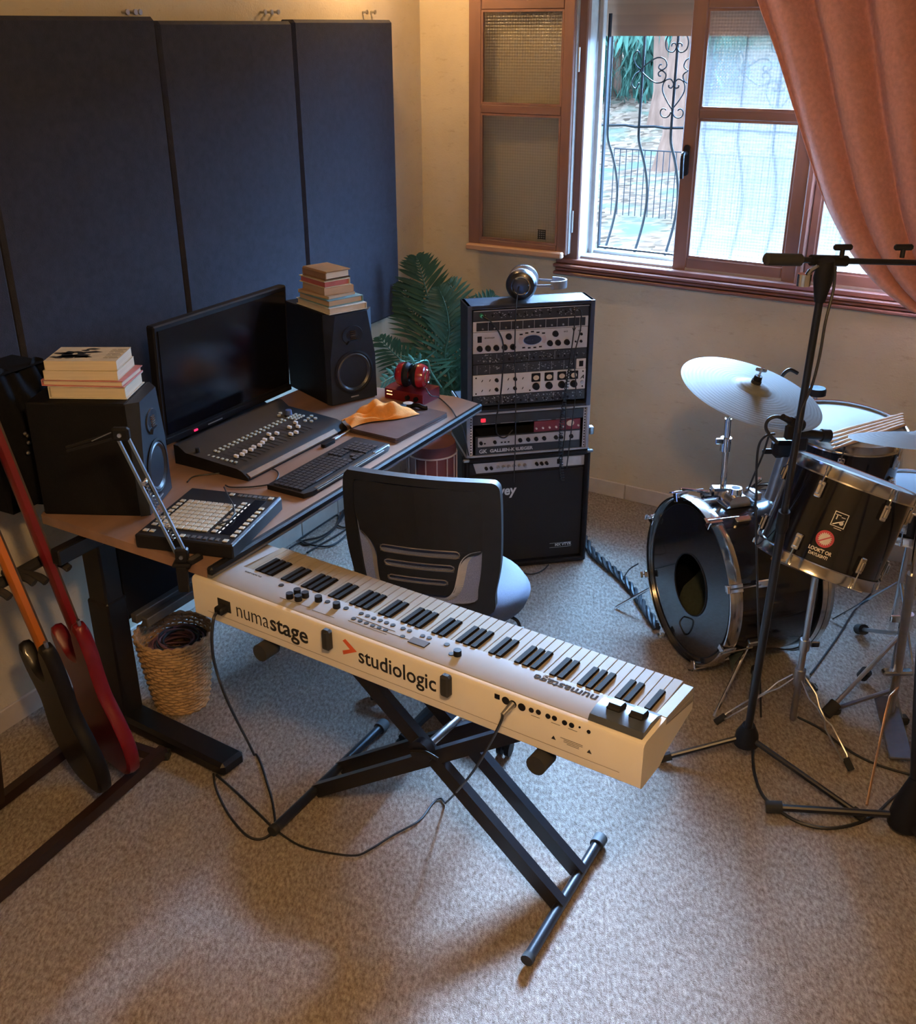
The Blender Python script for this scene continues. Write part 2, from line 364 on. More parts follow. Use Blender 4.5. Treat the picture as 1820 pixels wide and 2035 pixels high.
# handle on the closed sash: escutcheon plate and lever
b = MB(); b.prism([(x-1.678, z+1.66) for x, z in rrect(-.014, -.065, .014, .065, .0139, 5)], -.004, .004, Matrix(((1, 0, 0, 0), (0, 0, 1, .004), (0, 1, 0, 0), (0, 0, 0, 1))))
part(b, 'handle_plate', BMET, win)
part(MB().tube(smooth_path([(-1.678, .0, 1.69), (-1.678, -.04, 1.69), (-1.676, -.05, 1.66), (-1.674, -.048, 1.59)]), .009), 'handle', BMET, win)
part(MB().cyl((-1.668, .008, 1.165), (-1.668, -.012, 1.165), .02, n=16), 'sash_stop', BMET, win)
# roller shutter lowered a little behind the sashes: wooden slats
SHUT = pm('shutter_slat', (.20, .115, .075), .6, var=.2, scale=6, stretch=(.1, 1, 1))
me = MB().prism([(-.022, -.005), (.022, -.005), (.020, .005), (-.020, .005)], -1.0, 1.0, Matrix(((0, 0, 1, 0), (0, 1, 0, 0), (1, 0, 0, 0), (0, 0, 0, 1)))).mesh('shutter_slat', SHUT)
for i in range(5):
    o = bpy.data.objects.new('shutter_slat', me); COL.objects.link(o); o.parent = win; o.location = (-1.19, .19, 2.175+.0435*i)
# open sash folded back against the wall
MO = MW @ T(-2.21, -.045, 0) @ rot(2.2, 'Z')
ow = sempty('window_2', MO)
sash(ow, -.528, 0, 1.205, 2.33, 0, .06, -.463, -.052, [(1.247, 1.825), (1.865, 2.262)], PANE2, th=.036)
part(MB().box((-.27, -.03, 1.207), (.518, .036, .030), b=.006), 'drip_bar', pm('pale_wood', (.45, .27, .17), .6, var=.15, scale=8, stretch=(.1, 1, 1)), ow)
b = MB()
for k in range(5): b.box((-.135, -.006, 1.272+.010*k), (.042, .001, .004))
for k in range(4): b.box((-.15+.011*k, -.006, 1.292), (.004, .001, .045))
part(b, 'pane_stamp', BMET, ow, smooth=False)
part(MB().box((-.004, .02, 1.77), (.022, .05, 1.12), b=.003), 'edge_strip', PAINTW, ow)
# window grille of wrought iron outside
IRON = pm('wrought_iron', (.004, .003, .003), .7, spec=.1)
gr = thing('window_grille', 'black wrought iron window grille with scrolls and bellied bars outside the open window', 'grille', MW)
GY = .30
def bar(u, zt=2.38):
    pts = [(u, GY, zt), (u, GY, 2.0), (u, GY, 1.78), (u, GY+.01, 1.70)]
    for t in range(1, 9):
        a = t/8; pts.append((u, GY+.01+.15*math.sin(PI*min(1, a*.98))**1.0, 1.70-.56*a))
    return pts
for u in (-2.19, -2.03, -1.87, -1.71, -1.55, -1.39, -1.23, -1.07, -.91, -.75, -.59, -.43, -.27):
    uu = u
    b = MB().tube(smooth_path(bar(uu), 3), .0065, 6); b.build('grille_bar', IRON, gr)
for z in (1.765, 2.36):
    MB().tube([(-2.3+.05*i, GY, z+.003*math.sin(i*2.1)) for i in range(45)], .006, 6).build('grille_rail', IRON, gr)
MB().tube([(-2.3+.05*i, GY+.02, 1.13) for i in range(45)], .006, 6).build('grille_rail', IRON, gr)
def scroll(cx, cz, r, a0, turns, sgn, n=18, tail=None):
    pts = []
    for i in range(n+1):
        t = i/n; a = R(a0)+sgn*turns*2*PI*t; rr = r*(1-.72*t); pts.append((cx+rr*math.cos(a)*1., GY-.01, cz+rr*math.sin(a)))
    return ([tail] if tail else [])+pts
def heart(cx, cz, s, ang):
    """two mirrored curves meeting at a point with curled ends"""
    out = []
    for m in (-1, 1):
        pl = [(0, -1.0), (.35*m, -.55), (.62*m, -.05), (.55*m, .38), (.22*m, .52), (.02*m, .28), (.12*m, .08), (.27*m, .12), (.28*m, .24)]
        ca, sa = math.cos(R(ang)), math.sin(R(ang))
        out.append([(cx+s*(x*ca-z*sa), GY-.01, cz+s*(x*sa+z*ca)) for x, z in pl])
    return out
for u0 in (-1.87, -1.39, -.91):
    for cx, cz, an in ((u0, 2.13, 180), (u0, 1.93, 0), (u0-.085, 2.01, 90+180), (u0+.085, 2.01, 90)):
        for pl in heart(cx, cz, .085, an):
            MB().tube(smooth_path(pl, 4), .0032, 5).build('scroll', IRON, gr)
    for m in (-1, 1):
        MB().tube(scroll(u0+m*.036, 1.835, .032, 180 if m > 0 else 0, .9, m), .0032, 5).build('scroll', IRON, gr)
        MB().tube(smooth_path([(u0+m*.16, GY-.01, 2.01), (u0+m*.19, GY-.01, 2.03), (u0+m*.205, GY-.01, 2.07), (u0+m*.185, GY-.01, 2.09), (u0+m*.17, GY-.01, 2.065)], 4), .0032, 5).build('scroll', IRON, gr)
        MB().tube(smooth_path([(u0+m*.16, GY-.01, 2.01), (u0+m*.19, GY-.01, 1.99), (u0+m*.205, GY-.01, 1.95), (u0+m*.185, GY-.01, 1.93), (u0+m*.17, GY-.01, 1.955)], 4), .0032, 5).build('scroll', IRON, gr)
# ------------------------------------------------------------------ garden outside
gm = bpy.data.materials.new('leaf_litter'); gm.use_nodes = True; N = gm.node_tree.nodes; L = gm.node_tree.links; bb = N['Principled BSDF']; bb.inputs['Roughness'].default_value = 1; bb.inputs['Specular IOR Level'].default_value = 0
tc = N.new('ShaderNodeTexCoord'); vo = N.new('ShaderNodeTexVoronoi'); vo.inputs['Scale'].default_value = 9; L.new(tc.outputs['Object'], vo.inputs['Vector'])
nn = N.new('ShaderNodeTexNoise'); nn.inputs['Scale'].default_value = 1.1; nn.inputs['Detail'].default_value = 5; L.new(tc.outputs['Object'], nn.inputs['Vector'])
rr = N.new('ShaderNodeValToRGB'); rr.color_ramp.elements[0].color = (.014, .0080, .0052, 1); rr.color_ramp.elements[1].color = (.066, .037, .023, 1); rr.color_ramp.elements[1].position = .8; L.new(vo.outputs['Color'], rr.inputs[0])
r2 = N.new('ShaderNodeValToRGB'); r2.color_ramp.elements[0].position = .50; r2.color_ramp.elements[0].color = (0, 0, 0, 1); r2.color_ramp.elements[1].position = .66; L.new(nn.outputs[0], r2.inputs[0])
mx = N.new('ShaderNodeMix'); mx.data_type = 'RGBA'; mx.inputs['B'].default_value = (.028, .028, .018, 1); L.new(r2.outputs[0], mx.inputs['Factor']); L.new(rr.outputs[0], mx.inputs['A']); L.new(mx.outputs['Result'], bb.inputs['Base Color'])
b = MB(); b.T = MW
def gz(x, y): return -.02+max(0, y-15)*.16+.10*math.sin(x*.8+y*.5)*min(1, y/6)
b.grid(lambda s, t: V((-28+52*s, .6+39.4*t, gz(-28+52*s, .6+39.4*t))), 26, 30)
struct('garden_ground', b, gm, ang=180)  # ground of the garden, covered in leaf litter
LEAF = pm('eucalyptus_leaf', (.022, .038, .024), .9, spec=0, var=.45, scale=2.5)
BARK = pm('bark', (.06, .028, .017), .85, var=.3, scale=7, bump=.6, stretch=(1, 1, .3), spec=0)
def tree(base, h, r0, lean, label, seed, nleaf, zlo, spread, cyoff=0):
    rnd = random.Random(seed); t = thing('eucalyptus_tree', label, 'tree', Matrix.Translation(base))
    pts = [(lean[0]*k/8*h, lean[1]*k/8*h, h*k/8) for k in range(9)]
    MB().tube([(x+.05*math.sin(i*1.7), y, z-.1) for i, (x, y, z) in enumerate(pts)], [r0*(1.25 if i == 0 else 1-.06*i) for i in range(9)], 10).build('trunk', BARK, t)
    b = MB()
    for i in range(nleaf):
        a = rnd.uniform(0, 2*PI); q = spread*math.sqrt(rnd.random()); p = V((q*math.cos(a), cyoff+.5*q*math.sin(a), rnd.uniform(zlo, 3.1-base.z*.3)))
        l = rnd.uniform(.25, .6); w = l*.10; d = V((rnd.gauss(0, .32), rnd.gauss(0, .25), -1)).normalized(); s_ = V((math.cos(a*3), math.sin(a*3), 0))*w
        b.add([p, p+d*l*.45+s_, p+d*l, p+d*l*.45-s_], [(0, 1, 2, 3)])
    o = b.build('foliage', LEAF, t, smooth=False); o['kind'] = 'stuff'
def gpt(px, py, y):
    p = onp(px, py, NB*(BW+y), NB); return p
p = gpt(1322, 372, 12.5); p.z = gz(*(MW.inverted() @ p)[:2]); tree(p, 5.0, .22, (.06, 0), 'reddish eucalyptus trunk leaning over the dry leaf litter outside the window', 1, 260, 2.3, 2.0)
p = gpt(1300, 300, 17); p.z = gz(*(MW.inverted() @ p)[:2]); tree(p, 5.5, .17, (.0, 0), 'pale slim eucalyptus further back with hanging leaves', 2, 300, 1.6, 1.5)
p = gpt(1215, 250, 19.5); p.z = gz(*(MW.inverted() @ p)[:2]); tree(p, 5.5, .16, (-.03, 0), 'leafy eucalyptus drooping low at the left of the garden view', 3, 5200, .0, 3.0)
p = gpt(1660, 200, 24); p.z = gz(*(MW.inverted() @ p)[:2]); tree(p, 5.5, .2, (-.03, 0), 'eucalyptus seen only as a blur through the frosted pane', 4, 500, 1, 2.2)
hb = MB(); hb.T = MW; rnd = random.Random(9)
for i in range(5200):
    x = rnd.uniform(-26, 18); y = rnd.uniform(26, 31); z = gz(x, y)+rnd.uniform(-.2, 1.6)
    l = rnd.uniform(.4, .9); p = V((x, y, z)); d = V((rnd.gauss(0, .5), rnd.gauss(0, .3), -1)).normalized()*l; s_ = V((.13, 0, .03))
    hb.add([p, p+d*.5+s_, p+d, p+d*.5-s_], [(0, 1, 2, 3)])
tag(hb.build('undergrowth', pm('undergrowth_leaf', (.024, .030, .016), .9, spec=0, var=.5, scale=1.2), smooth=False), 'grey green thicket closing the far side of the garden', 'foliage', kind='stuff')
fe = thing('garden_fence', 'low thin iron rod fence standing in the leaf litter outside', 'fence', MW @ T(0, 8.2, 0))
fz = .80; me = MB().cyl((0, 0, 0), (0, 0, fz), .006, n=5).mesh('fence_rod', IRON)
for i in range(84):
    o = bpy.data.objects.new('fence_rod', me); COL.objects.link(o); o.parent = fe; o.location = (-5.6+.082*i, 0, 0)
MB().cyl((-5.6, 0, fz), (1.4, 0, fz), .008, n=5).build('fence_rail', IRON, fe)
# ------------------------------------------------------------------ curtain
CURT = pm('curtain_fabric', (.58, .26, .19), .9, var=.12, scale=60, bump=.25, bscale=300)
b = CURT.node_tree.nodes['Principled BSDF']; b.inputs['Sheen Weight'].default_value = .2
le = [(-1.56, 2.62), (-1.40, 2.283), (-1.301, 2.089), (-1.192, 1.855), (-1.084, 1.634), (-1.007, 1.504), (-.909, 1.375), (-.796, 1.268), (-.689, 1.2), (-.608, 1.166), (-.45, 1.13)]
re = [(.30, 2.62), (.26, 2.4), (.24, 2.2), (.20, 2.0), (.16, 1.85), (.12, 1.7), (.06, 1.55), (-.02, 1.44), (-.10, 1.36), (-.20, 1.30), (-.33, 1.24)]
le = smooth_path([(a, 0, c) for a, c in le], 5); re = smooth_path([(a, 0, c) for a, c in re], 5)
def cf(s, t):
    i = t*(len(le)-1); k = min(int(i), len(le)-2); f = i-k
    a = le[k].lerp(le[k+1], f); c = re[k].lerp(re[k+1], f); p = a.lerp(c, s**1.1)
    amp = .055*(1-.55*t)
    ph = s*7.5*2*PI + 1.2*math.sin(3*s+t*2)
    return MW @ V((p.x+.012*math.cos(ph), -.17+amp*math.sin(ph)*(.35+.65*min(1, s*6))+.02*math.sin(t*5+s*9), p.z-.05*math.sin(PI*s)*t))
cu = MB().grid(cf, 150, 50).build('curtain', CURT, None, ang=180)
md = cu.modifiers.new('thick', 'SOLIDIFY'); md.thickness = .003
tag(cu, 'salmon pink curtain swept to the right across the window', 'curtain')
# ------------------------------------------------------------------ acoustic panels on the left wall
FELT = pm('panel_felt', (.018, .019, .031), .95, var=.18, scale=40, bump=.3, bscale=260)
SEAM = pm('panel_edge', (.012, .012, .016), .9)
pl = ['second from the left', 'third from the left', 'rightmost, with a blue sheen, nearest the room corner']
lb = ['dark fabric acoustic panel at the far left behind the left speaker', 'wide dark fabric acoustic panel behind the left half of the computer screen',
      'dark blue fabric acoustic panel behind the right half of the computer screen', 'blue fabric acoustic panel nearest the room corner, behind the stack of six books']
for i, (s0, s1, z1) in enumerate(((-3.39, -2.648, 2.222), (-2.642, -1.892, 2.228), (-1.886, -1.142, 2.216), (-1.136, -.402, 2.222))):
    t = thing('acoustic_panel', lb[i], 'panel', MA @ T((s0+s1)/2, -.052, (.905+z1)/2), 'acoustic panels on the left wall')
    MB().box((0, 0, 0), (s1-s0, .076, z1-.905), b=.012).build('felt_cover', FELT, t)
    MB().box((0, .041, 0), (s1-s0-.05, .018, z1-.955)).build('backing_board', SEAM, t)
for px in (242, 258, 268, 517, 530, 543, 720, 736):
    p = onp(px, 24, CO, NA)
    e = MB().cyl((0, 0, 0), (.0, -.02, 0), .005, n=8).cyl((0, -.02, 0), (0, -.026, 0), .009, n=10)
    o = e.build('wall_screw', STEEL); o.matrix_world = frame(p-NA*.001, DA)
    tag(o, {242: 'steel wall screw above the left panel seam, leftmost of its three', 258: 'steel wall screw above the left panel seam, middle of its three', 268: 'steel wall screw above the left panel seam, rightmost of its three',
            517: 'steel wall screw above the right panel seam, leftmost of its three', 530: 'steel wall screw above the right panel seam, middle of its three', 543: 'steel wall screw above the right panel seam, rightmost of its three',
            720: 'left one of two steel screws above the corner end of the blue panel', 736: 'right one of two steel screws above the corner end of the blue panel'}[px], 'screw', 'screws above the acoustic panels')
# ------------------------------------------------------------------ desk
DZ = .890
D0 = at(410, 1128, DZ); DD = V((.490, .872, 0)).normalized(); DN = V((-DD.y, DD.x, 0))   # front edge towards the far end; DN to the wall
MD = frame(V((D0.x, D0.y, 0)), DD)        # desk local: x along the front edge, y to the wall
DESKW = pm('desk_laminate', (.26, .155, .11), .42, var=.22, scale=7, stretch=(.12, 1.6, 1))
desk = thing('standing_desk', 'wood topped standing desk with black front edge and black column legs', 'desk', MD)
DL = 1.53; ln = (MD.inverted() @ at(82, 1022, DZ)); 
poly = [(0, 0), (DL, 0), (DL+.06, .16), (DL-.20, .70), (-.03, .70), (ln.x, ln.y)]
poly = [(-.002, .0), (DL, 0), (DL+.03, .12), (DL-.06, .70), (.20, .75), (ln.x*.98, ln.y)]
MB().prism(poly, DZ-.03, DZ).build('desk_top', DESKW, desk, smooth=False)
MB().box((DL/2, -.009, DZ-.010), (DL+.004, .022, .024), b=.006).build('edge_trim', BLK, desk)
MB().box((DL/2, -.004, DZ-.0262), (DL, .024, .0075), b=.001).build('steel_rail', pm('desk_rail_steel', (.12, .125, .14), .65, .3), desk)
for k, xx in enumerate((.10, 1.30)):
    b = MB(); cb = (MD.inverted() @ V((-1.165, 3.035, 0))) if k == 0 else V((1.30, .38, 0))
    b.box((cb.x, cb.y, .45), (.075, .085, .80), b=.006); b.box((cb.x, cb.y, .26), (.085, .095, .46), b=.006)
    b.build('column', BMET, desk)
    if k == 0:
        f0 = MD.inverted() @ at(452, 1512, .03); f1 = MD.inverted() @ V((-1.165, 3.035, 0))
        d = (f1-f0); d.z = 0; L_ = d.length+.28; a = math.atan2(d.y, d.x); c = f0+d.normalized()*(L_/2-.03)
        MB().box((c.x, c.y, .028), (L_, .10, .05), rot=Matrix.Rotation(a, 3, 'Z'), b=.012).build('foot', BMET, desk)
        MB().box((cb.x+.04, cb.y-.1, DZ-.055), (.06, .60, .045), b=.004).build('support_beam', BMET, desk)
    else:
        MB().box((cb.x, cb.y-.02, .028), (.10, .62, .05), b=.012).build('foot', BMET, desk)
        MB().box((cb.x, cb.y, DZ-.055), (.06, .60, .045), b=.004).build('support_beam', BMET, desk)
MB().box((.78, .52, .62), (1.2, .03, .40), b=.004).build('modesty_panel', BLKM, desk) if False else None
b = MB(); p0 = MD.inverted() @ at(262, 1232, .52); p1 = MD.inverted() @ at(378, 1165, .60)
MB().box((.46, .55, .80), (1.0, .035, .05), b=.004).build('cross_beam', BMET, desk)
cl_ = MD.inverted() @ V((-1.165, 3.035, 0))
MB().box((cl_.x+.36, cl_.y-.02, .60), (.62, .018, .44), b=.003).build('side_panel', pm('panel_black', (.007, .007, .009), .7, spec=.15), desk)
for k in (0, 1): MB().box((cl_.x+.36, cl_.y-.045-.05*k, .385-.0*k), (.60, .028, .034), b=.003).build('lower_rail', pm('rail_grey', (.10, .095, .09), .6, .3), desk)
# ------------------------------------------------------------------ speakers
SPKB = pm('speaker_vinyl', (.005, .005, .006), .7, spec=.15, bump=.15, scale=80)
BAF = pm('speaker_baffle', (.016, .020, .030), .45, spec=.25)
CONE = pm('speaker_cone', (.03, .032, .038), .35, var=.2)
def speaker(M, label, w=.21, h=.347, d=.29):
    t = thing('studio_monitor', label, 'speaker', M)
    MB().box((0, d/2+.03, h/2), (w, d, h), b=.004).build('cabinet', SPKB, t)
    # baffle with slanted upper corners
    MR = Matrix(((1, 0, 0, 0), (0, 0, 1, 0), (0, 1, 0, 0), (0, 0, 0, 1)))
    b = MB(); e = .03
    for sx in (-1,):
        out = [(-w/2, 0), (w/2, 0), (w/2, h*.52), (w/2, h), (-w/2, h), (-w/2, h*.52)]
        inn = [(-w/2+.004, .004), (w/2-.004, .004), (w/2-.006, h*.50), (w/2-.035, h-.004), (-w/2+.035, h-.004), (-w/2+.006, h*.50)]
        vs = [(x, .03, z) for x, z in out]+[(x, 0, z) for x, z in inn]
        b.add(vs, [(i, (i+1) % 6, 6+(i+1) % 6, 6+i) for i in range(6)]+[(11, 10, 9, 8, 7, 6)])
    b.build('baffle', BAF, t)
    MF = lambda x, z: Matrix(((1, 0, 0, x), (0, 0, -1, 0), (0, 1, 0, z), (0, 0, 0, 1)))   # local z points forward (-y)
    zc = .118; rw = .083
    MB().lathe([(rw, -.002), (rw+.002, .004), (rw-.006, .006), (rw-.010, .003)], MF(0, zc), 36).build('woofer_ring', BLK, t)
    wf = MB().lathe([(rw-.008, .003), (rw-.014, .006), (rw-.020, .0015), (.030, -.028), (.001, -.028)], MF(0, zc), 36)
    # cone sits in a recess drawn as its own dark bowl
    wf = wf.build('woofer_cone', CONE, t)
    MB().lathe([(.030, -.026), (.026, -.014), (.014, -.008), (.001, -.006)], MF(0, zc), 24).build('dust_cap', CONE, wf)
    tz = .262
    b = MB(); b.lathe([(.046, .001), (.044, .004), (.030, .002), (.020, -.002)], MF(0, tz) @ Matrix.Diagonal((1.0, .78, 1, 1)), 30); wg = b.build('waveguide', BAF, t)
    b = MB()
    for k in range(5): b.box((0, -.006, tz-.014+.007*k), (.022, .006, .003))
    b.build('ribbon_tweeter', pm('tweeter_gold', (.10, .05, .02), .4, .6), wg, smooth=False)
    MB().prism([(-.030, -.032), (.030, -.032), (.020, -.020), (-.020, -.020)], .002, .012, MF(0, tz)).build('guide_lip', BAF, wg)
    MB().box((0, -.001, .022), (.034, .002, .004)).build('nameplate', ALU, t, smooth=False)
    return t
sa = at(297, 1030, DZ); sb = at(345, 968, DZ); d = (sb-sa); 
MSL = frame((sa+sb)/2, sb-sa)
speaker(MSL, 'black two way speaker at the near left end of the desk, under four thick books')
ra = at(658.5, 809, DZ); rb = at(751.5, 787, DZ)
MSR = frame((ra+rb)/2, rb-ra)
speaker(MSR, 'black two way speaker at the far end of the desk, under six old books')
# ------------------------------------------------------------------ books
PAGE = pm('page_edges', (.62, .54, .40), .8, var=.08, scale=6, stretch=(1, 1, 40))
PAGEO = pm('old_page_edges', (.48, .34, .21), .8, var=.10, scale=6, stretch=(1, 1, 40))
def book(M, w, d, h, cover, page, label, group, spine='x-', hard=True, extra=None):
    """w along x, d along y, pages visible on the sides that are not the spine"""
    t = thing('book', label, 'book', M, group)
    c = .0025 if hard else .0008; o = .004 if hard else .0
    b = MB(); b.box((0, 0, c/2), (w, d, c)); b.box((0, 0, h-c/2), (w, d, c))
    if spine == 'x-': b.box((-w/2+c/2, 0, h/2), (c, d, h-2*c))
    if spine == 'y+': b.box((0, d/2-c/2, h/2), (w, c, h-2*c))
    if spine == 'x+': b.box((w/2-c/2, 0, h/2), (c, d, h-2*c))
    b.build('cover', cover, t, smooth=False)
    MB().box((0, 0, h/2), (w-2*o-.002, d-2*o-.002, h-2*c-.0004)).build('page_block', page, t, smooth=False)
    return t
def stack(M, rows, group):
    z = 0
    for (w, d, h, dx, dy, rz, cov, pg, label, sp, hard) in rows:
        tb = book(M @ T(dx, dy, z+.0005) @ rot(rz, 'Z'), w, d, h, cov, pg, label, group, sp, hard); z += h+.0007
        last = tb
    return last
C1 = pm('cover_cream', (.60, .52, .36), .6); C2 = pm('cover_pink', (.55, .20, .19), .5); C3 = pm('cover_brown', (.24, .12, .06), .55)
C4 = pm('cover_teal', (.14, .28, .30), .5); C5 = pm('cover_tan', (.42, .27, .15), .6); C6 = pm('cover_leather', (.27, .155, .07), .42, var=.15, scale=18); REDP = pm('red_page_edges', (.42, .11, .09), .6)
C7 = pm('cover_ivory', (.62, .58, .49), .5)
HS = .3475
GL = 'books on the left speaker'; GR = 'books on the right speaker'
# left stack: local frame of the left speaker (x right along its front, y to its back)
cen = MSL.inverted() @ at(185, 792, DZ+HS)
ML = MSL @ T(0.012, .150, HS) @ rot(90, 'Z')
lastb = stack(ML, [(.225, .155, .036, 0, 0, 1, C7, PAGE, 'thickest pale book at the bottom of the stack on the left speaker', 'x+', True),
    (.238, .158, .018, .008, .0, -1, C2, PAGE, 'thin pink covered book, second from the bottom on the left speaker', 'x+', True),
    (.212, .148, .027, .012, .004, 1.5, C1, PAGE, 'cream paperback, second from the top on the left speaker', 'x+', False),
    (.205, .142, .028, .010, .006, 3, C1, PAGE, 'paperback with a black and white drawing on its cover, topmost on the left speaker', 'x+', False)], GL)
# cover drawing of the topmost book: irregular black shapes, plain abstract print
b = MB(); rnd = random.Random(5)
for i in range(15):
    cx, cy = rnd.uniform(-.015, .080), rnd.uniform(-.052, .052); n = 9; r0 = rnd.uniform(.007, .019)
    poly = [(cx+r0*rnd.uniform(.5, 1.5)*1.5*math.cos(2*PI*k/n), cy+r0*rnd.uniform(.4, 1.2)*math.sin(2*PI*k/n)) for k in range(n)]
    b.prism(poly, .0281, .0284)
b.build('cover_print', pm('ink', (.01, .01, .01), .6), lastb, smooth=False)
b = MB()
for i in range(7): b.box((-.085+.006*(i % 2), -.045+.014*i, .0283), (.026, .0016, .0004)); b.box((-.062, -.045+.014*i, .0283), (.012, .001, .0004))
b.build('cover_lettering', pm('ink', (.01, .01, .01), .6), lastb, smooth=False)
MR_ = MSR @ T(-.008, .125, HS) @ rot(0, 'Z')
stack(MR_, [(.165, .235, .024, .0, .0, 1, C7, PAGE, 'white edged hardback at the bottom of the stack on the right speaker', 'x+', True),
    (.155, .205, .024, -.002, .0, 3, C4, PAGEO, 'teal covered hardback, second from the bottom on the right speaker', 'x+', True),
    (.125, .185, .010, -.012, .012, 8, C5, PAGEO, 'slim tan paperback, third from the bottom on the right speaker', 'x+', False),
    (.125, .170, .026, -.002, .015, -2, C5, PAGEO, 'worn tan paperback, third from the top on the right speaker', 'x+', False),
    (.115, .170, .024, -.012, .020, 3, C1, REDP, 'small book with red page edges, second from the top on the right speaker', 'x+', True)], GR)
zt = HS+.024*3+.010+.026+.004
bt = thing('book', 'brown leather bound book, topmost on the right speaker', 'book', MSR @ T(-.014, .14, zt+.001) @ rot(4, 'Z'), GR)
b = MB(); b.box((0, 0, .0015), (.112, .15, .003)); b.prism(rrect(-.056, 0, .056, .030, .010, 3)[:0] or [(-.056, .006), (-.050, 0), (.056, 0), (.056, .003), (-.048, .003), (-.052, .008), (-.052, .024), (-.048, .028), (.056, .027), (.058, .031), (-.050, .032), (-.056, .026)], -.075, .075, Matrix(((1, 0, 0, 0), (0, 0, 1, 0), (0, 1, 0, 0), (0, 0, 0, 1))))
b.build('leather_cover', C6, bt); MB().box((.001, 0, .0155), (.10, .140, .022)).build('page_block', PAGE, bt, smooth=False)
# ------------------------------------------------------------------ computer screen
SCR = pm('screen_glass', (.004, .004, .006), .16, spec=.5)
mb_ = at(580, 779, .925); ml_ = at(337, 889, .925)
MM = frame((mb_+ml_)/2, mb_-ml_)
mw = (mb_-ml_).length; 
t = thing('computer_screen', 'large black computer screen standing at the back of the desk', 'screen', MM @ T(.015, .02, 0) @ rot(2, 'X'))
mh = .405
MB().box((0, .022, mh/2), (mw+.02, .035, mh), b=.005).build('housing', BLK, t)
MB().box((0, .003, mh/2+.008), (mw-.012, .003, mh-.050)).build('display', SCR, t, smooth=False)
MB().box((0, .001, .012), (mw+.016, .006, .022), b=.001).build('lower_bezel', BLK, t)
MB().box((-.20, -.004, .011), (.016, .003, .006)).build('standby_light', pm('red_led', (.5, .01, .03), .4, emit=(1, .02, .10, 2.2)), t, smooth=False)
MB().box((-.10, -.0035, .011), (.075, .001, .004)).build('maker_lettering', ALU, t, smooth=False)
b = MB(); b.cyl((0, .05, -.03), (0, .05, .12), .022); b.build('stand_neck', BLK, t)
MB().lathe([(.001, .012), (.16, .010), (.17, .0), (.001, 0)], MM.inverted() @ Matrix.Translation(V((0, 0, 0))) @ Matrix(MM) @ T(0, .05, -.026) @ Matrix.Diagonal((1.35, .75, 1, 1)), 32).build('stand_base', BLK, t)
# ------------------------------------------------------------------ fader control surface
def quadM(pts, z):
    """frame at the front-left corner of a rectangular thing from its four top corners: FL, FR, BR, BL"""
    P = [at(x, y, z) for x, y in pts]; X = ((P[1]-P[0])+(P[2]-P[3]))/2; w = X.length; h = ((P[3]-P[0]).length+(P[2]-P[1]).length)/2
    c = (P[0]+P[1]+P[2]+P[3])/4; M = frame(V((c.x, c.y, 0)), X); return M @ T(-w/2, -h/2, DZ+.0006), w, h
MF_, fw, fh = quadM([(482, 944), (675, 840), (567, 805), (357, 895)], DZ+.035)
t = thing('fader_controller', 'long black mixing controller with rows of white faders on the desk', 'controller', MF_)
PY = [(0, 0), (0, .010), (.025, .028), (.045, .034), (fh-.05, .046), (fh-.02, .066), (fh, .066), (fh, 0)]
MB().prism([(y, z) for y, z in PY], 0, fw, Matrix(((0, 0, 1, 0), (1, 0, 0, 0), (0, 1, 0, 0), (0, 0, 0, 1)))).build('housing', BLK, t)
MB().prism([(-.001, .006), (.012, .0175), (.015, .0205), (.012, .021), (-.003, .011)], .01, fw-.06, Matrix(((0, 0, 1, 0), (1, 0, 0, 0), (0, 1, 0, 0), (0, 0, 0, 1)))).build('wrist_strip', pm('bronze_strip', (.22, .12, .05), .5, .2), t)
def zf(y): return .034+(y-.045)/(fh-.095)*.012
bw = MB().box((0, 0, .0025), (.0105, .0085, .005), b=.001).mesh('button', pm('pale_button', (.42, .43, .36), .5))
capm = MB().box((0, 0, .006), (.010, .016, .010), b=.0015).mesh('fader_cap', WHITE)
slot = MB().box((0, 0, 0), (.0022, .10, .0012)).mesh('fader_slot', RUB)
def put(me, nm, par, x, y, z, rx=0, lab=None):
    o = bpy.data.objects.new(nm, me); COL.objects.link(o); o.parent = par; o.matrix_local = T(x, y, z) @ rot(rx, 'X'); return o
rnd = random.Random(3)
fp = [.55, .45, .52, .42, .5, .44, .5, .45, .5, .85, .7, .62, .95, .8, .9, .25, .12, .68, .8, .6]
nf = 16; x0 = .055; dx = (fw-.17)/nf; pos = [.42, .36, .45, .38, .46, .40, .48, .58, .44, .8, .62, .15, .10, .62, .40, .72]
for i in range(nf):
    x = x0+dx*(i+.5)
    put(slot, 'fader_slot', t, x, .108, zf(.108)+.0004, 2.5)
    put(capm, 'fader_cap', t, x, .065+.09*pos[i], zf(.065+.09*pos[i]), 2.5)
    put(bw, 'button', t, x, .178, zf(.178), 2.5); put(bw, 'button', t, x, .192, zf(.192), 2.5)
for i in range(7): put(bw, 'button', t, .032, .075+.019*i, zf(.1), 2.5)
for i in range(12): put(bw, 'button', t, fw-.10+.0145*(i % 4), .150+.017*(i//4), zf(.19), 2.5)
rb_ = MB().cyl((0, 0, 0), (0, 0, .005), .0065, n=12).mesh('round_button', pm('pale_button', (.42, .43, .36), .5))
for x, y in ((fw-.085, .12), (fw-.06, .125), (fw-.035, .13), (fw-.075, .10), (fw-.045, .105), (fw-.1, .225), (fw-.08, .235), (fw-.055, .225)): put(rb_, 'round_button', t, x, y, zf(y))
MB().cyl((fw-.07, .205, .044), (fw-.07, .205, .062), .013, .011, 18).build('jog_dial', pm('blue_dial', (.08, .12, .25), .3), t)
MB().cyl((.03, .235, .045), (.03, .235, .058), .008, .007, 14).build('knob', BLK, t)
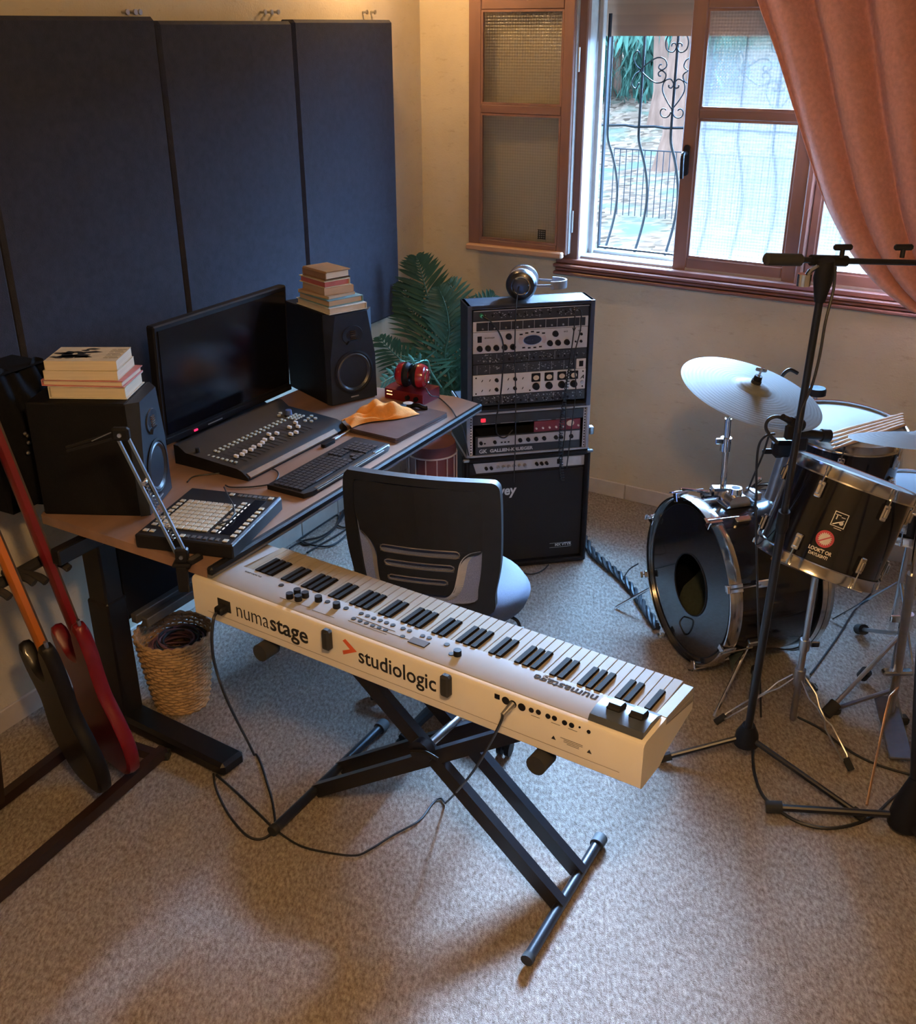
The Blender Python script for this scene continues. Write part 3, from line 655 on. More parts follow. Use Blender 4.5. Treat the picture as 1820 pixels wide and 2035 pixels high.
# ------------------------------------------------------------------ computer keyboard
MK, kw, kh = quadM([(604, 984), (772, 882), (713, 862), (534, 957)], DZ+.022)
t = thing('computer_keyboard', 'black computer keyboard with full key rows near the desk edge', 'keyboard', MK)
pol = [(0, .012), (.03, 0), (kw-.03, 0), (kw, .012), (kw-.004, kh), (.004, kh)]
MB().prism(pol, 0, .016).build('housing', BLK, t)
MB().box((kw/2, .008, .010), (kw-.10, .02, .014), b=.005).build('palm_edge', pm('dark_bronze', (.10, .075, .05), .3, .5), t)
MB().box((kw-.055, .012, .014), (.09, .018, .008), b=.004).build('side_strip', pm('blue_steel', (.30, .42, .55), .25, .8), t)
kc = MB().prism([(-.0078, -.0078), (.0078, -.0078), (.0078, .0078), (-.0078, .0078)], 0, .006).mesh('key', pm('keycap', (.018, .018, .022), .35))
for r_ in range(6):
    n = 15 if r_ < 5 else 14; y = .036+.0185*r_
    for i in range(n):
        if r_ == 0 and 3 < i < 9: continue
        put(kc, 'key', t, .022+.0185*i, y, .016)
    for i in range(3):
        if r_ in (2,) or (r_ == 1 and i != 1): continue
        put(kc, 'key', t, .022+.0185*15+.010+.0185*i, y, .016)
    for i in range(4):
        if r_ < 5: put(kc, 'key', t, .022+.0185*18+.018+.0185*i, y, .016)
o = bpy.data.objects.new('space_bar', MB().box((.022+.0185*6, .036, .019), (.092, .0156, .006), b=.001).mesh('space_bar', pm('keycap', (.018, .018, .022), .35))); COL.objects.link(o); o.parent = t
# ------------------------------------------------------------------ pad controller
MP, pw, ph = quadM([(272.6, 1061), (467.5, 1084), (554.5, 986), (374.5, 966.4)], DZ+.045)
t = thing('pad_controller', 'black square pad controller with an eight by eight grid of pale pads', 'controller', MP)
MB().box((pw/2, ph/2, .021), (pw, ph, .042), b=.004).build('housing', BLK, t)
MB().box((pw-.004, ph/2, .044), (.004, ph-.01, .003)).build('side_edge', pm('blue_edge', (.25, .34, .45), .3, .6), t, smooth=False)
PADM = pm('pale_pad', (.46, .43, .33), .55, var=.08)
pad = MB().box((0, 0, .002), (.0165, .0195, .004), b=.0012).mesh('pad', PADM)
for i in range(8):
    for j in range(8): put(pad, 'pad', t, .048+.0190*i, .050+.0235*j+.02, .042)
sb_ = MB().box((0, 0, .002), (.015, .015, .003), b=.001).mesh('side_button', PADM)
for j in range(8): put(sb_, 'side_button', t, .024, .070+.0235*j, .042)
for j in range(9): put(sb_, 'side_button', t, .208, .050+.0235*j+.02, .042)
for j in range(8): put(sb_, 'side_button', t, pw-.022, .055+.026*j, .042)
lt = MB().box((0, 0, .001), (.003, .011, .001)).mesh('light_bar', pm('led_white', (.8, .8, .8), .4, emit=(1, 1, 1, .6)))
for j in range(9): put(lt, 'light_bar', t, .224, .050+.0235*j+.018, .042)
MB().box((.245, ph/2+.01, .0424), (.036, ph-.10, .001)).build('touch_display', SCR, t, smooth=False)
sm_ = MB().box((0, 0, .0015), (.010, .014, .002)).mesh('small_button', pm('dim_button', (.07, .07, .07), .5))
for i in range(6): put(sm_, 'small_button', t, .15+.018*i, .024, .042); put(sm_, 'small_button', t, .17+.016*i, ph-.022, .042)
for x, y in ((.135, .022), (pw-.030, .022), (.02, .03), (.145, ph-.022), (pw-.025, ph-.022), (.04, .03)): put(sb_, 'side_button', t, x, y, .042)
# ------------------------------------------------------------------ laptop, cloth, watch, red box, headphones
MLp, lw, lh = quadM([(783, 875), (884, 822), (804, 797), (697, 847)], DZ+.018)
t = thing('laptop', 'closed grey brown laptop lying under an orange cloth', 'laptop', MLp)
LAPM = pm('laptop_shell', (.10, .072, .068), .38, .5)
MB().prism(rrect(0, 0, lw, lh, .012), 0, .008).build('base', LAPM, t); MB().prism(rrect(0.001, .001, lw-.001, lh-.001, .012), .009, .017).build('lid', LAPM, t)
# rumpled orange cloth
CLM = pm('orange_cloth', (.72, .27, .035), .85, var=.12, bump=.2, scale=40)
ca_ = MLp.inverted() @ at(690, 842, DZ+.02); cb_ = MLp.inverted() @ at(812, 822, DZ+.03)
MC = frame(at(752, 830, DZ+.0180), at(812, 812, DZ+.03)-at(690, 842, DZ+.03))
def cl(s, t_):
    x = (s-.5)*.275; wv = .038+.045*s*(1.2-s*.4); y = (t_-.5)*2*wv+.012*math.sin(s*7+t_*3)+.02*math.sin(s*PI)
    prof = max(0, math.sin(PI*t_))**.6*math.sin(PI*min(1, s*.97+.03))**.5
    z = .003+prof*(.034+.016*math.sin(s*9+t_*5)+.010*math.sin(t_*17+s*4)+.006*math.sin(s*23-t_*7))
    return V((x, y, max(.002, z)))
o = MB().grid(cl, 60, 30).build('cloth', CLM, ang=180); o.matrix_world = MC; tag(o, 'crumpled orange cloth dropped on the closed laptop', 'cloth')
wt = thing('wrist_watch', 'black wrist watch with a pale round dial beside the orange cloth', 'watch', frame(at(811, 808, DZ+.0185), DD))
MB().lathe([(.001, 0), (.022, 0), (.024, .004), (.022, .014), (.019, .015)], None, 24).build('case', BLK, wt)
MB().lathe([(.001, .0145), (.019, .0145)], None, 24).build('dial', pm('dial_face', (.60, .50, .42), .4), wt)
MB().tube(smooth_path([(.0, -.022, .008), (.0, -.045, .012), (.005, -.066, .004), (.012, -.076, .003)]), [.009]*24+[.008], 6).build('strap', BLK, wt)
MB().tube(smooth_path([(-.02, .0, .008), (-.045, .01, .010), (-.06, .02, .006)]), .009, 6).build('strap', BLK, wt)
MRb, rw_, rh_ = quadM([(766, 790), (838, 803), (866, 778), (795, 766)], DZ+.0)
pA = at(765, 790, DZ+.0006); pB = at(840, 806, DZ+.0006); pC = at(869, 789, DZ+.0006)
MRb = frame(pA, pB-pA); rw_ = (pB-pA).length; rh_ = max(.09, (pC-pB).length)
t = thing('audio_interface', 'dark red audio interface box with two rows of small lit dots', 'audio interface', MRb)
RB = pm('red_box_metal', (.16, .012, .02), .4, .3)
MB().prism([(0, 0), (rh_, 0), (rh_, .046), (.035, .046), (0, .040)], 0, rw_, Matrix(((0, 0, 1, 0), (1, 0, 0, 0), (0, 1, 0, 0), (0, 0, 0, 1)))).build('housing', RB, t)
b = MB()
for r_ in range(2):
    for i in range(4): b.box((.012+.007*i, -.0006, .018+.013*r_), (.0035, .001, .0028))
b.build('level_lights', pm('amber_led', (1, .5, .1), .4, emit=(1, .55, .18, 6)), t, smooth=False)
MB().cyl((rw_*.62, 0, .02), (rw_*.62, -.010, .02), .009, n=14).build('knob', BLK, t); MB().cyl((rw_*.84, 0, .02), (rw_*.84, -.010, .02), .009, n=14).build('knob', BLK, t)
def arc_pts(r, a0, a1, n=14, ry=1): return [(r*math.cos(R(a0+(a1-a0)*i/n)), 0, ry*r*math.sin(R(a0+(a1-a0)*i/n))) for i in range(n+1)]
def headphones(M, label, shell, pad_, band, s=1.0, cup=.046, span=.075, flat=False):
    t = thing('headphones', label, 'headphones', M)
    for sx in (-1, 1):
        Mx = Matrix(((0, 0, sx, sx*span), (1, 0, 0, 0), (0, 1, 0, 0), (0, 0, 0, 1)))
        c_ = MB().lathe([(.001, .034), (cup*.55, .034), (cup*.86, .026), (cup*1.0, .010), (cup*1.0, .0)], Mx, 32).build('ear_cup', shell, t)
        MB().lathe([(cup*.45, -.004), (cup*.55, -.018), (cup*.85, -.022), (cup*1.0, -.010), (cup*.98, .0)], Mx, 32).build('ear_cushion', pad_, t)
        MB().lathe([(cup*.5, .0345), (cup*.56, .037), (cup*.62, .0335)], Mx, 32).build('cup_ring', CHROME, c_)
        MB().tube([(sx*(span+.018), 0, cup*1.0), (sx*(span+.012), 0, cup*1.5), (sx*(span+.004), 0, cup*2.0)], .005, 8).build('yoke', band, t)
    P_ = [(span*1.04*math.cos(R(a)), 0, cup*1.9+.055*math.sin(R(a))) for a in range(0, 181, 12)]
    b = MB(); 
    for i in range(len(P_)-1):
        a, c = V(P_[i]), V(P_[i+1]); b.add([a+V((0, -.016, 0)), a+V((0, .016, 0)), c+V((0, .016, 0)), c+V((0, -.016, 0)), (a+V((0, -.016, .0)))*1.0+V((a.x, 0, a.z-cup*1.9)).normalized()*.007, a+V((0, .016, 0))+V((a.x, 0, a.z-cup*1.9)).normalized()*.007, c+V((0, .016, 0))+V((c.x, 0, c.z-cup*1.9+1e-6)).normalized()*.007, c+V((0, -.016, 0))+V((c.x, 0, c.z-cup*1.9+1e-6)).normalized()*.007],
              [(0, 1, 2, 3), (4, 7, 6, 5), (0, 3, 7, 4), (1, 5, 6, 2)])
    b.build('headband', band, t); return t
headphones(MRb @ Matrix(((.97, 0, -.24, rw_*.56), (.24, 0, .97, .045), (0, -1, 0, .047+.049), (0, 0, 0, 1))) @ rot(-14, 'X'), 'red and black headphones lying on the red audio interface', REDM, BLK, pm('slate_band', (.10, .13, .18), .5), cup=.047, span=.028)
# ------------------------------------------------------------------ rack tower
RU = V((math.cos(.2074), math.sin(.2074), 0)); RO = V((.0613, 4.1146, 1.1279))
MRK = frame(RO, RU)     # local: x right along the fronts, y away, z up; z=0 top of the second rack unit
U1 = .04445; RWD = .4826
ampT = thing('guitar_amplifier', 'black bass amplifier combo on the carpet at the foot of the rack tower', 'amplifier', MRK @ T(0, 0, -1.1279))
AW0, AW1, AH = -.035, .522, .545
MB().box(((AW0+AW1)/2, .155, AH/2+.006), (AW1-AW0, .25, AH-.012), b=.008).build('cabinet', pm('amp_tolex', (.012, .012, .014), .65, bump=.3, scale=120), ampT)
b = MB(); w = .022
b.box((AW0+w/2, .012, AH/2+.006), (w, .05, AH-.012), b=.008); b.box((AW1-w/2, .012, AH/2+.006), (w, .05, AH-.012), b=.008); b.box(((AW0+AW1)/2, .012, AH-.014), (AW1-AW0, .05, w), b=.006); b.box(((AW0+AW1)/2, .012, .018), (AW1-AW0, .05, w), b=.006)
b.build('front_surround', BLK, ampT)
MB().box(((AW0+AW1)/2, .024, .235), (AW1-AW0-.04, .01, .43), b=.002).build('grille_cloth', pm('grille_cloth', (.010, .011, .014), .9, bump=.4, scale=300), ampT)
MP_ = Matrix(((1, 0, 0, 0), (0, 0, 1, .010), (0, 1, 0, 0), (0, 0, 0, 1)))
pn = MB().prism([(.020, .466), (.505, .466), (.505, .512), (.006, .512)], 0, .006, MP_).build('control_panel', GREYP, ampT, smooth=False)
for i in range(2): MB().cyl((.062+.022*i, .010, .488), (.062+.022*i, -.002, .488), .007, n=12).build('input_jack', BLK, pn)
for i in range(6): MB().cyl((.115+.0235*i, .010, .488), (.115+.0235*i, -.008, .488), .008, .006, 12).build('knob', STEEL, pn)
for i in range(3): MB().cyl((.285+.022*i, .010, .490), (.285+.022*i, -.006, .490), .0075, .006, 12).build('knob', BLK, pn)
MB().box((.385, .008, .492), (.016, .008, .022), b=.002).build('power_switch', BLK, pn); MB().box((.435, .009, .490), (.10, .002, .038)).build('bright_plate', pm('pale_plate', (.5, .52, .56), .4, .2), pn, smooth=False)
FX = lambda x, z, y=.0: Matrix(((1, 0, 0, x), (0, 0, -1, y), (0, 1, 0, z), (0, 0, 0, 1)))    # text facing the room
SILV = pm('silver_lettering', (.62, .62, .62), .35, .4)
text('Peavey', .062, SILV, ampT, FX(.196, .352, .018), off=.0016, ext=.001, shear=.1, align='RIGHT', sx=.9)
text('MX VTYR', .018, SILV, ampT, FX(.385, .078, .018), off=.0006, sx=1.0)
b = MB()
for x, z, w, h in ((.375, .093, .10, .0015), (.375, .072, .10, .0015)): b.box((x+.035, .0175, z), (w, .001, h))
b.build('badge_frame', STEEL, ampT, smooth=False)
for x in (AW0+.006, AW1-.006):
    MB().box((x, -.012, AH-.008), (.03, .012, .014), b=.004).build('corner_cap', STEEL, ampT)
# lower flight case
caseL = thing('rack_case', 'silver edged rack case standing on the black bass amplifier', 'rack case', MRK @ T(0, 0, -1.1279+AH))
CZ = 1.1279-8*U1-.028-AH       # its height
XL, XR = -.024, .508
b = MB()
for x in (XL+.004, XR-.004): b.box((x, .15, CZ/2), (.010, .30, CZ))
b.box(((XL+XR)/2, .15, .004), (XR-XL, .30, .008)); b.box(((XL+XR)/2, .15, CZ-.004), (XR-XL, .30, .008)); b.box(((XL+XR)/2, .295, CZ/2), (XR-XL, .008, CZ))
b.build('case_shell', pm('case_board', (.02, .022, .028), .5), caseL, smooth=False)
b = MB()
for x in (XL, XR-.012): b.box((x+.006, -.003, CZ/2), (.014, .010, CZ), b=.002)
for z in (.005, CZ-.005): b.box(((XL+XR)/2, -.003, z), (XR-XL, .010, .010), b=.002)
for z in (.003, CZ-.003): b.box((XL-.001, .15, z), (.006, .30, .012), b=.002); b.box((XR+.001, .15, z), (.006, .30, .012), b=.002)
b.build('edge_profile', ALU, caseL)
for x in (XL+.018, XR-.018):
    rl = MB().box((x, .002, CZ/2), (.014, .003, CZ-.02)).build('rack_rail', WHITE if x < 0 else GREYP, caseL, smooth=False)
    b = MB()
    for k in range(14): b.box((x, -.0002, .018+k*(CZ-.034)/13), (.005, .002, .006))
    b.build('rail_holes', RUB, rl, smooth=False)
MB().box((XR+.012, -.0, CZ*.42), (.02, .03, .035), b=.004).build('latch', STEEL, caseL)
# upper case
caseU = thing('rack_case', 'tall open front rack case on top of the tower, full of audio units', 'rack case', MRK @ T(0, 0, -8*U1-.027))
HU = 9*U1+.027+.020
b = MB()
for x in (-.014, .497): b.box((x, .058, HU/2), (.018, .136, HU), b=.003)
b.box((RWD/2, .058, HU-.006), (.53, .136, .012), b=.003); b.box((RWD/2, .058, .005), (.53, .136, .010)); b.box((RWD/2, .122, HU/2), (.50, .008, HU))
b.build('case_shell', pm('rack_board', (.03, .036, .05), .75, spec=.08), caseU)
b = MB(); b.box((RWD/2, -.011, HU-.012), (.51, .004, .004)); 
for x in (-.014, .497): b.box((x, -.010, HU/2), (.018, .006, HU), b=.001)
b.build('front_edge', pm('rack_edge', (.03, .04, .07), .4), caseU); MB().box((RWD/2, -.0135, HU-.020), (.48, .003, .003)).build('steel_lip', ALU, caseU)
DARKP = pm('dark_panel', (.025, .026, .03), .4, .2); LIGHTP = pm('light_panel', (.50, .49, .49), .42, .2, var=.04); WPAN = pm('white_rack_panel', (.60, .60, .60), .4, var=.03)
REDP2 = pm('wine_panel', (.16, .02, .03), .4, .2); LINE = pm('panel_line', (.35, .36, .38), .5)
def unit(k, h, panel, label, x0=0, x1=RWD, dz=0):
    t = thing('rack_unit', label, 'audio unit', MRK @ T(0, 0, -(k+h)*U1+dz), 'audio units in the rack tower')
    MB().box(((x0+x1)/2, -.002, h*U1/2), (x1-x0-.001, .004, h*U1-.0015), b=.0008).build('face_panel', panel, t)
    MB().box(((x0+x1)/2, .055, h*U1/2), ((x1-x0)*.9, .105, h*U1*.9)).build('chassis', DARKP, t, smooth=False); return t
kbm = {}
def knob(t, x, z, r=.006, l=.010, mat=None, nm='knob'):
    mat = mat or BLK; key = (round(r, 4), round(l, 4), mat.name)
    if key not in kbm: kbm[key] = MB().cyl((0, -.004, 0), (0, -.004-l, 0), r, r*.85, 14).mesh('knob', mat)
    o = bpy.data.objects.new(nm, kbm[key]); COL.objects.link(o); o.parent = t; o.location = (x, 0, z)
def rects(t, rs, mat, nm, y=-.0045):
    b = MB()
    for x, z, w, h in rs: b.box((x, y, z), (w, .001, h))
    o = b.build(nm, mat, t, smooth=False)
    if nm == 'panel_marks': o['kind'] = 'stuff'
def clutter(t, x0, x1, z0, z1, n, seed):
    rnd = random.Random(seed); rects(t, [(rnd.uniform(x0, x1), rnd.uniform(z0, z1), rnd.choice((.002, .003, .006)), rnd.choice((.001, .002, .0035))) for _ in range(n)], LINE, 'panel_marks')
t = unit(-1, 1, DARKP, 'black patch panel unit at the very top of the rack tower'); clutter(t, .04, .44, .008, .038, 60, 1)
for i in range(12): knob(t, .045+.034*i, .022, .0045, .006)
MB().cyl((.034, -.004, .026), (.034, -.020, .024), .008, .007, 12).build('green_plug', pm('green_plug', (.06, .42, .30), .4), t)
for x in (.405, .432): MB().cyl((x, -.004, .030), (x, -.018, .029), .005, n=10).build('jack_plug', STEEL, t)
t = unit(0, 1, LIGHTP, 'pale unit with a dark strip of square meters, second from the top')
rects(t, [(.242, U1/2, .455, .034)], pm('meter_black', (.015, .016, .02), .3), 'meter_strip'); rects(t, [(.063+.0478*i, U1/2, .0016, .036) for i in range(9)], LINE, 'divider', -.0055)
for i in range(8): knob(t, .04+.048*i, .014, .004, .004, STEEL)
t = unit(1, 2, LIGHTP, 'pale modelling preamp unit with an oval blue display in the rack')
rects(t, [(.028, .060, .018, .026)], BLK, 'power_switch')
for i in range(5): knob(t, .028+.0345*i, .022, .0125, .012)
for i, x in enumerate((.322, .356, .394)): knob(t, x, .028, .0125, .012)
knob(t, .148, .066, .0130, .012); knob(t, .344, .066, .0130, .012); knob(t, .455, .058, .006, .006); knob(t, .455, .028, .006, .006); knob(t, .432, .028, .004, .005)
MB().lathe([(.001, .003), (.034, .003), (.037, .001)], Matrix(((1, 0, 0, .248), (0, 0, -1, -.004), (0, .52, 0, .046), (0, 0, 0, 1))), 30).build('display', pm('display_blue', (.02, .03, .06), .2), t)
b = MB(); b.tube([(.248+.038*math.cos(a*PI/16), -.0055, .046+.020*math.sin(a*PI/16)) for a in range(32)], .0014, 5, closed=True); b.build('display_ring', pm('blue_ring', (.25, .35, .6), .3, .5), t)
b = MB()
for k in (1, 2, 3, 4):
    for sg in (0, 1):
        b.tube([(.248+(.040+.0042*k)*math.cos(R(a)+PI*sg), -.0048, .046+(.020+.004*k)*math.sin(R(a))) for a in range(-28, 29, 8)], .0006, 4)
b.build('display_waves', pm('red_mark', (.4, .12, .08), .5), t)
for i in range(5): rects(t, [(.200+.0235*i, .080-.0045*abs(i-2), .013, .006)], BLK, 'button'); 
for i in range(4): rects(t, [(.212+.0235*i, .0125+.002*abs(i-1.5), .012, .006)], BLK, 'button')
text('V', .026, BLK, t, FX(.415, .068, -.0045), off=.0004); text('BASS', .008, BLK, t, FX(.380, .070, -.0045)); text('AMP', .008, BLK, t, FX(.440, .070, -.0045)); text('BEHRINGER', .008, BLK, t, FX(.048, .062, -.0045))
t = unit(3, 1, DARKP, 'black compressor unit with small knobs, fifth from the top of the rack'); clutter(t, .02, .47, .006, .040, 90, 4)
for i in range(14): knob(t, .10+.026*i, .016, .0042, .006)
rects(t, [(.235, .0222, .001, .036), (.345, .022, .001, .036), (.10, .022, .001, .036)], LINE, 'divider'); 
for i in range(3): knob(t, .045+.026*i, .014, .004, .005, STEEL)
t = unit(4, 1, DARKP, 'black eight channel unit with a white switch block at its right end')
rects(t, [(.018+.0525*i, .022, .001, .038) for i in range(9)], LINE, 'divider'); rects(t, [(.460, .022, .040, .042)], WPAN, 'switch_plate'); rects(t, [(.460, .022, .018, .024)], BLK, 'power_switch', -.006); clutter(t, .03, .43, .01, .036, 70, 5)
t = unit(5, 2, WPAN, 'white preamp unit with four round dial meters in the rack')
for i, x in enumerate((.267, .323, .378, .43)):
    mt = MB().box((x, -.006, .064), (.038, .006, .036), b=.002).build('meter', BLK, t)
    MB().lathe([(.001, .0005), (.0125, .0005)], Matrix(((1, 0, 0, x), (0, 0, -1, -.0092), (0, .85, 0, .064), (0, 0, 0, 1))), 20).build('meter_face', pm('meter_cream', (.62, .52, .38), .4), mt)
    knob(t, x+.001, .026, .0155, .014)
for i, x in enumerate((.100, .178)): knob(t, x, .064, .008, .012); knob(t, x, .024, .008, .012)
for x in (.038, .070, .148, .210):
    for z in (.064, .022): MB().tube([(x, -.004, z-.004), (x+.002, -.012, z+.006)], .0016, 5).build('toggle_switch', BLK, t)
knob(t, .468, .030, .008, .004, STEEL, 'key_switch')
for x, z in ((.014, .077), (.014, .010), (.470, .077), (.470, .012), (.243, .010)): knob(t, x, z, .0035, .002, BLK, 'screw')
text('A', .022, BLK, t, FX(.460, .046, -.0045), shear=.4, off=.0006)
t = unit(7, 1, DARKP, 'black unit crowded with tiny knobs at the bottom of the upper rack case'); clutter(t, .02, .47, .006, .040, 110, 8)
rects(t, [(.125, .022, .001, .036), (.235, .022, .001, .036), (.345, .022, .001, .036)], LINE, 'divider')
for i in range(13): knob(t, .035+.034*i, .014, .005, .006); 
for i in range(10): knob(t, .05+.042*i, .033, .003, .004, STEEL)
# lower case units
zl = -8*U1-.028-.012
t = unit(8, 1, DARKP, 'black power unit with a glowing red switch at the top of the lower case', dz=-.040); MB().box((.045, -.006, .022), (.020, .006, .016), b=.002).build('rocker_switch', pm('red_lit', (.6, .02, .03), .4, emit=(1, .03, .06, 1.1)), t)
rects(t, [(.07+.08*i, .004, .06, .0012) for i in range(5)], LINE, 'panel_marks')
t = unit(9, 1.1, REDP2, 'wine red preamp with a round meter in the lower case', .265, .470, dz=-.040)
for i in range(5): knob(t, .275+.029*i, .018, .0045, .008, WHITE)
knob(t, .46, .018, .0045, .008, WHITE); MB().lathe([(.001, .003), (.016, .003), (.017, .0)], Matrix(((1, 0, 0, .425), (0, 0, -1, -.004), (0, .8, 0, .030), (0, 0, 0, 1))), 20).build('meter', pm('meter_cream', (.62, .52, .38), .4), t)
t = unit(10.1, 1.9, DARKP, 'grey faced bass amplifier head with silver lettering at the bottom of the rack', .012, .472, dz=-.040)
MB().box((.245, -.005, .058), (.445, .003, .042), b=.001).build('control_panel', GREYP, t)
for i, x in enumerate((.035, .095, .205, .240, .275, .310, .362, .385, .43)): knob(t, x, .056, .0095 if i > 1 else .008, .012)
for x in (.052, .125, .14, .155): rects(t, [(x, .052, .008, .006)], BLK, 'jack_socket', -.0075)
text('GALLIEN-KRUEGER', .0195, SILV, t, FX(.075, .010, -.0046), off=.0007, sx=1.12); text('GK', .024, SILV, t, FX(.028, .009, -.0046), off=.0006, sx=1.0)
# headphones on top
zt_ = .02+U1+.001
headphones(MRK @ T(.235, .085, zt_+.066) @ rot(-18, 'Z') @ rot(-88, 'X') @ rot(4, 'Y') @ T(0, 0, 0) if False else MRK @ Matrix(((-.35, 0, .94, .225), (-.94, 0, -.35, .085), (0, -1, 0, zt_+.063), (0, 0, 0, 1))),
           'black and silver headphones lying on top of the rack tower', pm('black_glossy', (.012, .014, .02), .3, coat=.15), pm('grey_cushion', (.16, .15, .15), .5), pm('grey_band', (.20, .21, .23), .35, .4), cup=.062, span=.040)
# leads hanging down the rack
def rp(x, z, y=-.02): return MRK @ V((x, y, z))
LEAD = pm('black_cable', (.010, .011, .014), .5)
cable('patch_lead', [rp(.034, .024), rp(.06, .012, -.05), rp(.095, -.035, -.06), rp(.115, -.10, -.05), rp(.112, -.25, -.045), rp(.10, -.36, -.04), rp(.093, -.40, -.035), rp(.098, -.47, -.03), rp(.13, -.49, -.035), rp(.165, -.46, -.03)], .0032, LEAD, 'black lead from the green plug down to the amplifier head')
cable('headphone_lead', [rp(.205, .125, .05), rp(.185, .12, .0), rp(.170, .06, -.03), rp(.168, -.10, -.03), rp(.175, -.3, -.03), rp(.178, -.5, -.03), rp(.175, -.70, -.03)], .0024, LEAD, 'thin headphone lead hanging straight down the middle of the rack')
for k, (x, lab) in enumerate(((.405, 'left one of two leads dropping from the top rack unit'), (.432, 'right one of two leads dropping from the top rack unit'))):
    cable('patch_lead', [rp(x, .030), rp(x+.008, .022, -.035), rp(x+.006, -.05, -.04), rp(x-.004-.01*k, -.16, -.04), rp(x-.015*(1-k), -.30, -.035), rp(x-.01, -.48, -.03), rp(x-.02, -.66, -.02)], .0026, LEAD, lab)
pts = []
for i in range(420):
    tt = i/420; z = -.20-.50*tt; x = .398-.035*math.sin(tt*2.4)+(.012*tt); a = i*2*PI/10
    pts.append(rp(x+.0075*math.cos(a), z, -.05+.0075*math.sin(a)))
tag(MB().tube(pts, .0022, 5).build('coiled_lead', LEAD), 'coiled black cable hanging over the right side of the rack', 'cable')
# ------------------------------------------------------------------ stage keyboard on its stand
KO = V((-.7184, 2.4914, 0)); KY = -.5929; KU = V((math.cos(KY), math.sin(KY), 0)); KZ = .8576; KL = 1.3245; KD = .270
MKB = frame(V((KO.x, KO.y, KZ)), KU)
kbd = thing('stage_keyboard', 'long cream stage keyboard with its back to the room on a black cross stand', 'keyboard', MKB)
YZ = Matrix(((0, 0, 1, 0), (1, 0, 0, 0), (0, 1, 0, 0), (0, 0, 0, 1)))    # profile (y,z) swept along x
PV = .116
MB().prism([(.006, -.118), (0, -.112), (0, -.010), (.004, -.003), (.012, 0), (PV, -.001), (PV, -.018), (KD-.004, -.030), (KD, -.045), (KD, -.07), (.13, -.100), (.10, -.118)], 0, KL, YZ).build('body', CREAM, kbd)
MB().prism([(.014, 0), (PV, -.0004), (PV, .0012), (.016, .0012)], .035, KL-.030, YZ).build('top_panel', pm('top_panel_white', (.30, .295, .285), .5, spec=.06, var=.02), kbd)
XK0, XK1 = .080, KL-.026
for x0, x1 in ((0.0, XK0-.002), (XK1+.002, KL)):
    MB().prism([(PV-.002, -.02), (PV-.002, .000), (KD-.006, -.008), (KD, -.014), (KD, -.05)], x0, x1, YZ).build('end_cheek', pm('top_panel_white', (.30, .295, .285), .5, spec=.06), kbd)
WK = (XK1-XK0)/52
WKM = pm('white_key', (.235, .205, .16), .5, var=.02, spec=.04); BKM = pm('black_key', (.012, .010, .009), .7, spec=.04)
wk = MB().box((0, (PV+KD)/2+.001, -.014), (WK-.0007, KD-PV-.001, .018), b=.0012).mesh('white_key', WKM)
bk = MB().prism([(PV+.001, -.006), (PV+.001, .0045), (PV+.084, .0035), (PV+.091, -.006)], -.0062, .0062, YZ).mesh('black_key', BKM)
# from the picture's left: C8 downwards to A0
names = ['C']+['B', 'A', 'G', 'F', 'E', 'D', 'C']*7+['B', 'A']
for i, nme in enumerate(names):
    o = bpy.data.objects.new('white_key', wk); COL.objects.link(o); o.parent = kbd; o.location = (XK0+WK*(i+.5), 0, 0)
    if nme in 'BAGED' and not (i == len(names)-1):
        off = {'B': 1.0+.08, 'A': 1.0, 'G': 1-.08, 'E': 1.06, 'D': .94}[nme]
        o = bpy.data.objects.new('black_key', bk); COL.objects.link(o); o.parent = kbd; o.location = (XK0+WK*(i+off), 0, 0)
INK = pm('print_black', (.015, .015, .018), .5); INKG = pm('print_grey', (.14, .14, .14), .9, spec=0); INKO = pm('print_orange', (.62, .10, .03), .5)
def kx(px, py, z=KZ): return MKB.inverted() @ at(px, py, z)
BKF = lambda x, z: Matrix(((1, 0, 0, x), (0, 0, -1, -.0004), (0, 1, 0, z), (0, 0, 0, 1)))
def bkp(px, py): return MKB.inverted() @ onp(px, py, KO, V((-math.sin(KY), math.cos(KY), 0)))
a = bkp(469, 1220); c = bkp(546, 1254); e = bkp(637, 1276)
text('numa', .066, INK, kbd, BKF(a.x, a.z-.006), off=-.0006, sx=.82)
text('stage', .066, INK, kbd, BKF(c.x-.016, a.z-.006), off=.0010, sx=.97)
a = bkp(712, 1312); c = bkp(868, 1363)
text('studiologic', .060, INK, kbd, BKF(a.x, a.z-.004), off=.0006, sx=(c.x-a.x)/.262)
g = bkp(683, 1300); h_ = bkp(708, 1295)
b = MB(); gx = a.x-.045
b.add([BKF(gx+x, a.z+z) @ V((0, 0, 0)) for x, z in ((-.002, .040), (.007, .048), (.042, .023), (-.002, .0), (-.004, .011), (.020, .0225))], [(0, 1, 2, 5), (5, 2, 3, 4)])
b.build('logo_arrow', INKO, kbd, smooth=False)
for px, py in ((655, 1267), (891, 1358)):
    q = bkp(px, py); MB().box((q.x, -.010, q.z), (.026, .022, .058), b=.006).build('rubber_bumper', RUB, kbd)
q = bkp(446, 1203)
b = MB(); b.box((q.x, -.0008, q.z), (.046, .0016, .034)); b.build('power_socket', RUB, kbd, smooth=False)
MB().box((q.x+.004, -.016, q.z-.004), (.030, .030, .022), b=.005).build('power_plug', BLK, kbd)
def backjack(px, py, r): 
    q = bkp(px, py); MB().cyl((q.x, .002, q.z), (q.x, -.0016, q.z), r, n=14).build('socket', BLK, kbd); return q
q = bkp(988, 1384); MB().box((q.x, -.0006, q.z), (.013, .0016, .012)).build('usb_socket', BLK, kbd, smooth=False)
